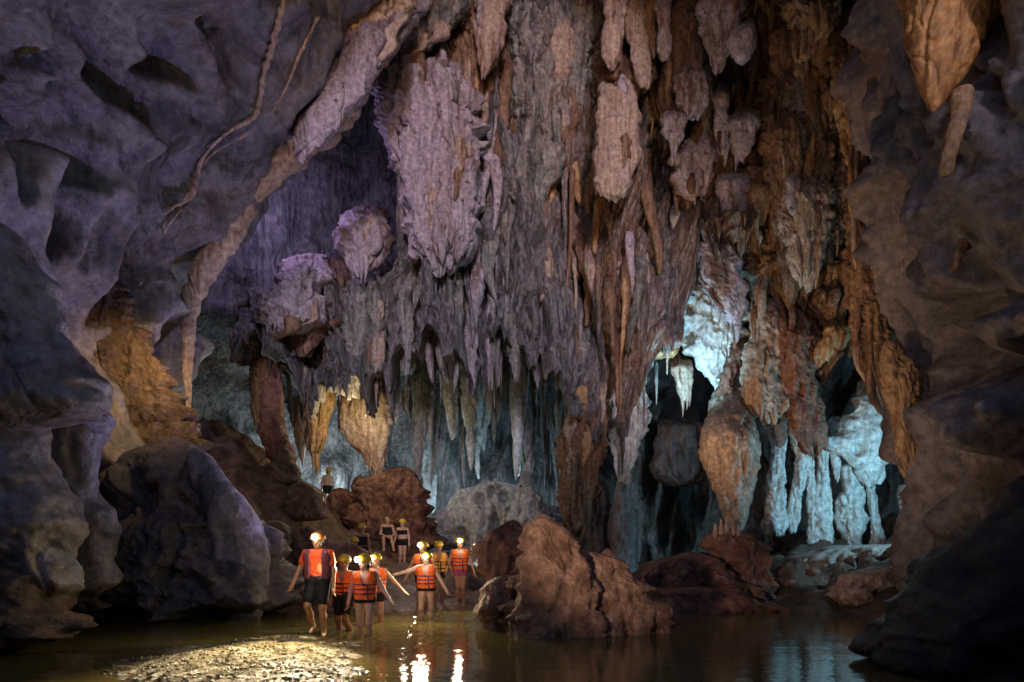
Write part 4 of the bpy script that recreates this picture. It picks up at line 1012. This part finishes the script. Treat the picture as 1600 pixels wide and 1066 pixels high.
def prims_field(prims, h, k=.035, extra=0.0, pad=.10, region=None, wrinkle=0.0):
    A = np.array([np.minimum(p[0], p[1]) - max(p[2], p[3]) for p in prims]).min(0) - extra - 3 * h
    B = np.array([np.maximum(p[0], p[1]) + max(p[2], p[3]) for p in prims]).max(0) + extra + 3 * h
    n = np.ceil((B - A) / h).astype(int) + 1
    d = np.full(n, 1.0, np.float32)
    ax = [A[i] + h * np.arange(n[i]) for i in range(3)]
    for p in prims:
        a, b_, ra, rb = np.asarray(p[0], float), np.asarray(p[1], float), p[2] + extra, p[3] + extra
        kk = p[4] if len(p) > 4 else k
        lo = np.minimum(a, b_) - max(ra, rb) - pad; hi = np.maximum(a, b_) + max(ra, rb) + pad
        i0 = np.clip(np.floor((lo - A) / h).astype(int), 0, n - 1); i1 = np.clip(np.ceil((hi - A) / h).astype(int) + 1, 1, n)
        X = ax[0][i0[0]:i1[0]][:, None, None]; Y = ax[1][i0[1]:i1[1]][None, :, None]; Z = ax[2][i0[2]:i1[2]][None, None, :]
        ab = b_ - a
        t = np.clip(((X - a[0]) * ab[0] + (Y - a[1]) * ab[1] + (Z - a[2]) * ab[2]) / (ab @ ab + 1e-9), 0, 1)
        c = np.sqrt((X - a[0] - t * ab[0]) ** 2 + (Y - a[1] - t * ab[1]) ** 2 + (Z - a[2] - t * ab[2]) ** 2) - (ra + (rb - ra) * t)
        v = d[i0[0]:i1[0], i0[1]:i1[1], i0[2]:i1[2]]
        m = np.clip(kk - np.abs(v - c), 0, None) / kk
        d[i0[0]:i1[0], i0[1]:i1[1], i0[2]:i1[2]] = np.minimum(v, c) - m * m * kk * .25
    if wrinkle:
        X, Y, Z = np.meshgrid(*ax, indexing='ij')
        G = np.stack([X * 16, Y * 16, Z * 26 + X * 9], -1)
        d = d + wrinkle * (noise(G, 3) + .6 * noise(G * 1.9, 5))
    if region is not None:
        X, Y, Z = np.meshgrid(*ax, indexing='ij')
        d = np.maximum(d, region(X, Y, Z))
    return d, A

def prims_mesh(name, prims, h, **kw):
    d, A = prims_field(prims, h, **kw)
    V, Q = surface_nets(d, A, h)
    return mesh_from(name, V, Q)

plain_mat('skin', (.50, .29, .19), .45, .5, var=.08)
plain_mat('skin_pale', (.58, .38, .28), .45, .5, var=.08)
plain_mat('skin_tan', (.36, .19, .11), .45, .5, var=.08)
plain_mat('vest_orange', (.85, .16, .03), .65, .3, var=.12, scale=30)
plain_mat('vest_amber', (.80, .36, .05), .65, .3, var=.12, scale=30)
plain_mat('vest_maroon', (.16, .045, .07), .65, .3, var=.15, scale=30)
plain_mat('strap_purple', (.05, .025, .16), .6, .3)
plain_mat('strap_black', (.015, .015, .02), .6, .3)
plain_mat('shirt_orange', (.72, .10, .03), .8, .2, var=.12, scale=20)
plain_mat('black_cloth', (.012, .012, .015), .75, .3, var=.2)
plain_mat('pink_cloth', (.48, .10, .20), .75, .3, var=.25, scale=25)
plain_mat('helmet_yellow', (.62, .45, .03), .3, .5, var=.12, scale=12)
plain_mat('helmet_orange', (.62, .22, .05), .3, .5, var=.12, scale=12)
plain_mat('hair_dark', (.02, .014, .01), .5, .4)
plain_mat('eye_dark', (.015, .01, .01), .2, .5)
plain_mat('lip', (.30, .09, .08), .5, .4)
plain_mat('lamp_case', (.03, .03, .03), .4, .5)
plain_mat('reflector', (.75, .75, .78), .3, .6)
plain_mat('lamp_glow', (.9, .9, .85), .3, .5, emit=(1.0, .93, .78), strength=45)

def ell(name, c, r, mat, parent, nu=14, nv=9, rot=0):
    a = np.linspace(0, 2 * np.pi, nu, endpoint=False); t = np.linspace(0, np.pi, nv)
    P = np.stack([np.sin(t)[:, None] * np.cos(a) * r[0], np.sin(t)[:, None] * np.sin(a) * r[1], np.broadcast_to(np.cos(t)[:, None] * r[2], (nv, nu))], -1) + np.asarray(c)
    return put(name, mesh_from(name, P, grid_quads(nv, nu, wrap=True)[:, ::-1]), MATS[mat], parent=parent)

def boxp(name, c, r, mat, parent):
    x, y, z = r
    V = np.array([(sx * x, sy * y, sz * z) for sx in (-1, 1) for sy in (-1, 1) for sz in (-1, 1)]) + np.asarray(c)
    Q = np.array([(0, 1, 3, 2), (4, 6, 7, 5), (0, 4, 5, 1), (2, 3, 7, 6), (0, 2, 6, 4), (1, 5, 7, 3)])
    return put(name, mesh_from(name, V, Q, smooth=False), MATS[mat], parent=parent)

def tube(name, pts, r, mat, parent, n=6):
    pts = np.asarray(pts, float)
    T = np.gradient(pts, axis=0); T /= np.linalg.norm(T, axis=1, keepdims=True)
    up = np.array([0.3, .2, 1.0]); B = np.cross(T, up); B /= np.linalg.norm(B, axis=1, keepdims=True); N = np.cross(B, T)
    a = np.linspace(0, 2 * np.pi, n, endpoint=False)
    V = pts[:, None] + r * (np.cos(a)[None, :, None] * B[:, None] + np.sin(a)[None, :, None] * N[:, None])
    return put(name, mesh_from(name, V, grid_quads(len(pts), n, wrap=True)), MATS[mat], parent=parent)

def v3(*a): return np.array(a, float)

def person(label, X, Y, z, H=1.65, yaw=0, skin='skin', J=None, lean=0.0, drop=0.0, top=None, bottom='black_cloth', bottom_len=.3, helmet='helmet_yellow', lit=None, lamp_on=None,
           hair=True, head_turn=0.0, head_dip=0.0, h=.0145, strap='strap_purple', group=None):
    j = dict(shA=v3(-.165, 0, 1.335), elA=v3(-.22, .03, 1.07), wrA=v3(-.24, -.04, .84), shB=v3(.165, 0, 1.335), elB=v3(.22, .03, 1.07), wrB=v3(.24, -.04, .84),
             hiA=v3(-.085, 0, .88), knA=v3(-.095, -.03, .48), anA=v3(-.095, .02, .08), hiB=v3(.085, 0, .88), knB=v3(.095, -.03, .48), anB=v3(.095, .02, .08),
             hd=v3(0, -.015, 1.53), nk=v3(0, .01, 1.37), ch=v3(0, 0, 1.25), wa=v3(0, .005, 1.07), pe=v3(0, 0, .93))
    for k, p in (J or {}).items(): j[k] = v3(*p)
    upper = ('shA', 'shB', 'elA', 'elB', 'wrA', 'wrB', 'hd', 'nk', 'ch', 'wa')
    for k in upper: j[k] = j[k] + v3(0, -lean * max(0, j[k][2] - .93), -.25 * lean * lean * max(0, j[k][2] - .93))
    for k in upper + ('pe', 'hiA', 'hiB'): j[k] = j[k] - v3(0, 0, drop)
    sc = H / 1.65
    hd = j['hd'] + v3(.02 * math.sin(head_turn), -.05 * head_dip, -.02 * head_dip)
    fx, fy = math.sin(head_turn), -math.cos(head_turn)            # where the face points
    f = v3(fx, fy, -.45 * head_dip); f /= np.linalg.norm(f)
    side = v3(-fy, fx, 0)
    up = np.cross(side, f); up = up if up[2] > 0 else -up
    dx = lambda p, a: p + v3(a, 0, 0)
    torso = [(dx(j['ch'], -.075), dx(j['ch'], .075), .105, .105), (dx(j['ch'], -.07), dx(j['wa'], -.045), .10, .095), (dx(j['ch'], .07), dx(j['wa'], .045), .10, .095),
             (j['shA'] * .75 + j['shB'] * .25, j['shB'] * .75 + j['shA'] * .25, .062, .062), (dx(j['wa'], -.045), dx(j['wa'], .045), .095, .095)]
    pelvis = [(dx(j['pe'], -.065), dx(j['pe'], .065), .108, .108), (dx(j['wa'], -.045), dx(j['pe'], -.06), .095, .105), (dx(j['wa'], .045), dx(j['pe'], .06), .095, .105)]
    legs = []
    for s in 'AB':
        hi, kn, an = j['hi' + s], j['kn' + s], j['an' + s]
        legs += [(hi, kn, .088, .054), (kn, kn * .6 + an * .4 + v3(0, .018, 0), .052, .054), (kn * .6 + an * .4 + v3(0, .018, 0), an, .054, .036)]
        toe = j.get('to' + s, an + v3((-.03 if s == 'A' else .03), -.15, -.045))
        legs += [(an + v3(0, .02, -.03), toe, .036, .026), (an, an + v3(0, .035, -.04), .034, .032)]
    arms, hands = [], []
    for s in 'AB':
        sh, el, wr = j['sh' + s], j['el' + s], j['wr' + s]
        arms += [(sh, el, .055, .041), (el, wr, .041, .028)]
        dvec = wr - el; dvec /= np.linalg.norm(dvec)
        sd = 1 if s == 'A' else -1
        fwd = v3(0, -1, 0) - dvec * (-dvec[1]); fwd /= np.linalg.norm(fwd) + 1e-6       # thumb side
        inn = np.cross(dvec, fwd) * sd
        palm = wr + dvec * .085
        hands += [(wr, palm, .026, .033, .02), (wr + fwd * .012, palm + fwd * .022, .022, .02, .02), (wr - fwd * .012, palm - fwd * .022, .02, .018, .02)]
        for q, (off, ln) in enumerate(((.033, .072), (.012, .082), (-.011, .076), (-.033, .058))):
            kb = palm + fwd * off; m = kb + dvec * ln * .55 + inn * .01; e = m + dvec * ln * .4 + inn * .028
            hands += [(kb, m, .0115, .0105, .008), (m, e, .0105, .009, .008)]
        tb = wr + dvec * .03 + fwd * .024
        hands += [(tb, tb + dvec * .032 + fwd * .03, .015, .0125, .012), (tb + dvec * .032 + fwd * .03, tb + dvec * .066 + fwd * .034 + inn * .01, .0125, .010, .01)]
    head = [(hd + up * .035, hd + up * .03 - f * .02, .088, .09), (hd - up * .045 + f * .022, hd + f * .012, .062, .078), (hd - up * .088 + f * .05, hd - up * .07 + f * .03, .032, .045),
            (j['nk'], hd - up * .06, .056, .05), (j['nk'] - v3(0, 0, .05), j['nk'], .065, .056),
            (hd + f * .088 - up * .002, hd + f * .106 - up * .03, .011, .015, .015),
            (hd + side * .082 - up * .005, hd + side * .084 - up * .03, .014, .011, .012), (hd - side * .082 - up * .005, hd - side * .084 - up * .03, .014, .011, .012)]
    body_p = torso + pelvis + legs + arms + hands + head
    root = put('person', None, None, label=label, cat='person', group=group, kind='thing', loc=(X, Y, z))
    root.rotation_euler = (0, 0, yaw); root.scale = (sc, sc, sc)
    put('body', prims_mesh('body', body_p, h), MATS[skin], parent=root)
    zc = -drop
    if top in ('vest_orange', 'vest_amber'):
        def reg(Xg, Yg, Zg):
            zz = Zg - zc
            neck = np.where((Yg < -.0 - lean * .35), (.055 * (zz - 1.10) / .2) - np.abs(Xg), -1)
            hole = .075 - np.hypot(Xg, (Yg + lean * .42))
            return np.maximum.reduce([.90 - zz, zz - 1.385, np.where(zz > 1.10, neck, -1), np.where(zz > 1.31, hole, -1)])
        vest = put('life_vest', prims_mesh('life_vest', torso + pelvis[1:], h, extra=.030, k=.06, region=reg, wrinkle=.010), MATS[top], parent=root)
        for zb in (1.00, 1.08, 1.16):
            put('strap', prims_mesh('strap', torso + pelvis[1:], h, extra=.037, k=.06, region=lambda a, b_, c, zb=zb: np.abs(c - zc - zb) - .015), MATS[strap], parent=vest)
        for zb in (1.00, 1.08, 1.16):
            boxp('buckle', (.005, -.148 - lean * (zb - .93) * 1.0 - (.012 if zb > 1.05 else 0), zb + zc), (.018, .012, .014), 'strap_black', vest)
        tube('strap', [(.06, -.155 - lean * .3, 1.17 + zc), (.062, -.165 - lean * .2, 1.05 + zc), (.07, -.16 - lean * .05, .95 + zc), (.075, -.15, .86 + zc)], .011, strap, vest)
    elif top == 'open_vest':
        sleeves = [(j['shA'], j['shA'] * .5 + j['elA'] * .5, .055, .052), (j['shB'], j['shB'] * .5 + j['elB'] * .5, .055, .052)]
        put('shirt', prims_mesh('shirt', torso + pelvis[1:] + sleeves, h, extra=.030, k=.05, wrinkle=.010, region=lambda a, b_, c: np.maximum.reduce([.88 - c, c - 1.40, np.where(c > 1.33, .065 - np.hypot(a, b_), -1)])), MATS['shirt_orange'], parent=root)
        vest = put('life_vest', prims_mesh('life_vest', torso + pelvis[1:], h, extra=.052, k=.06,
                   region=lambda a, b_, c: np.maximum.reduce([.93 - c, c - 1.40, np.where(b_ < .02, .095 - np.abs(a), -1), np.where(c > 1.3, .085 - np.abs(a), -1)])), MATS['vest_maroon'], parent=root)
        for sx in (-1, 1):
            boxp('reflective_patch', (sx * .135, -.105, 1.335), (.028, .012, .028), 'reflector', vest)
            tube('trim', [(sx * .10, -.125, 1.30), (sx * .105, -.152, 1.2), (sx * .105, -.150, 1.05), (sx * .11, -.14, .95)], .008, 'strap_purple', vest)
    elif top == 'swimsuit':
        put('swimsuit_top', prims_mesh('swimsuit_top', torso + pelvis[1:], h, extra=.010, k=.05, region=lambda a, b_, c: np.maximum((1.02 if bottom_len > .2 else 1.14) + zc - c, c - zc - 1.30)), MATS['black_cloth'], parent=root)
    if bottom:
        zt = (1.00 if bottom_len > .1 else .96) + zc
        lg = [(j['hiA'], j['hiA'] * (1 - bottom_len) + j['knA'] * bottom_len, .088, .085 - .03 * bottom_len), (j['hiB'], j['hiB'] * (1 - bottom_len) + j['knB'] * bottom_len, .088, .085 - .03 * bottom_len)]
        ex = .026 if bottom_len > .5 else .012
        put('shorts' if bottom_len > .1 else 'swim_bottom', prims_mesh('shorts', pelvis + lg, h, extra=ex, k=.04, wrinkle=.006, region=lambda a, b_, c: np.maximum(c - zt, (.84 + zc - c) if bottom_len <= .1 else -1 + 0 * c)), MATS[bottom], parent=root)
    if hair:
        hp = [(hd + up * .04 - f * .025, hd - up * .05 - f * .045, .094, .062), (hd - up * .05 - f * .05, j['nk'] - v3(0, -.07, .10), .055, .03)] if hair == 'long' else [(hd + up * .04 - f * .022, hd - up * .03 - f * .04, .094, .066)]
        put('hair', prims_mesh('hair', hp, h, k=.03, region=lambda a, b_, c: ((a - hd[0]) * f[0] + (b_ - hd[1]) * f[1] + (c - hd[2]) * f[2]) - .03), MATS['hair_dark'], parent=root)
    for s in (-1, 1):
        ell('eye', hd + f * .086 + side * s * .032 + up * .004, (.012, .010, .007), 'eye_dark', root, 8, 6)
    ell('mouth', hd + f * .084 - up * .058, (.022, .010, .007), 'lip', root, 8, 6)
    if helmet:
        c = hd + up * .050 - f * .008
        hp = [(c + side * .012 - f * .012, c + side * .012 + f * .016, .112, .108), (c - side * .012 - f * .012, c - side * .012 + f * .016, .112, .108)]
        cut = lambda a, b_, q: -(((a - c[0]) * up[0] + (b_ - c[1]) * up[1] + (q - c[2]) * up[2]) + .018)
        hm = put('helmet', prims_mesh('helmet', hp, h * .9, k=.03, region=cut), MATS[helmet], parent=root)
        ang = np.linspace(0, 2 * np.pi, 22)
        ring = np.array([c - up * .018 + f * (.132 * math.cos(t)) + side * (.124 * math.sin(t)) for t in ang])
        tube('brim', ring, .009, helmet, hm)
        for s in (-1, 1):
            tube('chin_strap', [c - up * .02 + side * s * .112, hd - up * .04 + side * s * .088 + f * .01, hd - up * .115 + side * s * .03 + f * .045, hd - up * .12 + f * .05], .005, 'strap_black', hm)
            for q in (-.05, .02):
                ell('vent', c + side * s * .07 + f * q + up * .083, (.010, .02, .010), 'strap_black', hm, 8, 5)
        if lamp_on is not None:
            lc = c + f * .135 + up * .012
            case = ell('headlamp', lc - f * .012, (.036, .036, .030), 'lamp_case', hm, 12, 8)
            lens = ell('lens', lc + f * .022, (.046, .046, .046) if lamp_on > 0 else (.02, .02, .02), 'lamp_glow' if lamp_on > 0 else 'reflector', case, 12, 8)
            if lamp_on > 0:
                L = lamp('wearer_fill', 'POINT', lc + f * .75 - up * .15, min(lamp_on, 16) * .75, (1.0, .84, .60), .05)  # added fill hanging ahead of the wearer, lights face and vest
                L.parent = root
                aim = f - v3(0, 0, .75 if lamp_on > 30 else .45)
                L = lamp('headlamp_beam', 'SPOT', lc + f * .06, lamp_on * (90 if lamp_on > 30 else 28), (1.0, .82, .55) if lamp_on > 30 else (1.0, .80, .50), .03, target=lc + f * .06 + aim, angle=78 if lamp_on > 30 else 110, blend=1.0)
                L.parent = root
    return root

def ground(X, Y):
    i = np.argmin(np.abs(FLOOR[:, 0, 1] - Y)); k = np.argmin(np.abs(FLOOR[0, :, 0] - X))
    return float(FLOOR[i, k, 2])

person('person in orange shirt, open maroon life vest and black shorts stepping onto the gravel', -3.14, 10.35, .055, 1.66, 0, 'skin_tan',
       J=dict(elA=(-.30, .02, 1.09), wrA=(-.38, -.08, .84), elB=(.24, .05, 1.06), wrB=(.25, .0, .80), knA=(-.12, -.16, .50), anA=(-.12, .12, .17), toA=(-.13, .0, .06), knB=(.09, -.06, .47), anB=(.10, -.02, .07), hiB=(.085, 0, .87)),
       top='open_vest', bottom_len=.72, helmet='helmet_orange', lamp_on=36, h=.0135)
person('person in orange vest half hidden behind the one in the maroon vest', -3.02, 11.5, -.30, 1.62, -.2, 'skin_tan',
       J=dict(knB=(.12, -.20, .50), anB=(.14, .10, .16)), top='vest_orange', bottom_len=.6, helmet='helmet_yellow', head_turn=.5, strap='strap_black')
person('person in orange vest with purple straps and black bikini bottom wading in front of another', -2.50, 10.9, -.28, 1.62, .05, 'skin_pale',
       J=dict(elA=(-.25, .03, 1.08), wrA=(-.27, -.08, .86), elB=(.30, .0, 1.08), wrB=(.43, -.10, .90), knA=(-.10, .02, .47), anA=(-.12, .16, .12), knB=(.08, -.12, .48), anB=(.09, -.08, .08)),
       top='vest_orange', bottom_len=.06, helmet='helmet_yellow', lamp_on=14, head_turn=-.75, hair='long', h=.0135)
person('person in orange vest reaching one arm out sideways behind the bikini wader', -2.68, 12.6, -.30, 1.62, .15, 'skin',
       J=dict(elB=(.36, .0, 1.12), wrB=(.54, -.05, .93)), top='vest_orange', bottom_len=.3, helmet='helmet_yellow', lamp_on=5, head_turn=-.45, hair='long')
person('person in orange vest wading with both arms held out for balance', -1.77, 13.2, -.26, 1.62, 0, 'skin_pale',
       J=dict(elA=(-.37, -.04, 1.25), wrA=(-.58, -.10, 1.20), elB=(.29, .0, 1.09), wrB=(.43, -.06, .86), knA=(-.10, -.08, .47), knB=(.10, .02, .47)),
       top='vest_orange', bottom_len=.06, lamp_on=14, head_dip=.25, hair='long', h=.0135)
person('person in orange vest with lit headlamp standing behind the balancing wader', -1.98, 14.25, -.06, 1.62, 0, 'skin_tan',
       J=dict(elA=(-.30, .02, 1.08), wrA=(-.38, -.05, .86)), top='vest_orange', bottom_len=.3, lamp_on=12, head_turn=-.35, strap='strap_black')
person('person in amber vest with head turned away behind the balancing wader', -1.76, 15.3, .0, 1.56, .1, 'skin_tan',
       J=dict(elB=(.28, .03, 1.06), wrB=(.36, -.02, .84)), top='vest_amber', bottom_len=.25, head_turn=.5, strap='strap_black')
person('person in orange vest and pink shorts standing barefoot on the far shore', -1.24, 15.35, .02, 1.64, 0, 'skin',
       J=dict(elA=(-.27, .03, 1.08), wrA=(-.34, -.03, .86), elB=(.27, .03, 1.08), wrB=(.34, -.03, .84), knA=(-.065, -.03, .48), anA=(-.075, .02, .08), knB=(.065, -.03, .48), anB=(.08, .02, .08)),
       top='vest_orange', bottom='pink_cloth', bottom_len=.25, lamp_on=12, hair='long')
gz = ground(-4.15, 21.4)
person('bather in black swimsuit sitting on a rock below the rounded boulder', -4.17, 21.4, gz, 1.62, .15, 'skin', drop=.46,
       J=dict(knA=(-.12, -.40, .46), anA=(-.10, -.34, .08), knB=(.14, -.40, .48), anB=(.22, -.42, .08), wrA=(-.02, -.30, .98), elA=(-.23, -.08, 1.06), wrB=(.16, -.32, .98), elB=(.24, -.08, 1.06)),
       top='swimsuit', bottom_len=.22, helmet=None, hair=True, h=.0185)
form('boulder', 'small seat boulder under the sitting bather', [(862,592,612),(872,586,620),(890,584,626),(905,584,626)], 21.6, 'red_rock', 'rock', cat='boulder', depth=.8)
gz = ground(-3.68, 21.5)
person('bather in black two piece standing beside the sitting bather', -3.68, 21.5, gz, 1.62, -.1, 'skin_pale',
       J=dict(elA=(-.25, .04, 1.08), wrA=(-.28, -.05, .86), knA=(-.07, -.03, .48), anA=(-.10, .0, .08), knB=(.07, -.02, .48), anB=(.05, .02, .08)), top='swimsuit', bottom_len=.16, hair='long', h=.0185)
gz = ground(-4.2, 17.7)
person('bather in dark top standing behind the dome rock', -4.16, 17.7, gz, 1.50, .3, 'skin_tan', top='swimsuit', bottom_len=.3, h=.0185, head_turn=.3)
person('bather stooping beside the dome rock with only helmet and shoulders showing', -4.36, 17.3, ground(-4.36, 17.3), 1.45, .6, 'skin_tan', lean=.55, top='swimsuit', bottom_len=.3, h=.0185)
person('bare chested bather in black shorts standing high on the mound', -7.2, 25.0, ground(-7.2, 25.0), 1.66, .5, 'skin_pale', head_turn=.9, head_dip=.6, lean=.08, bottom_len=.4, h=.0185)
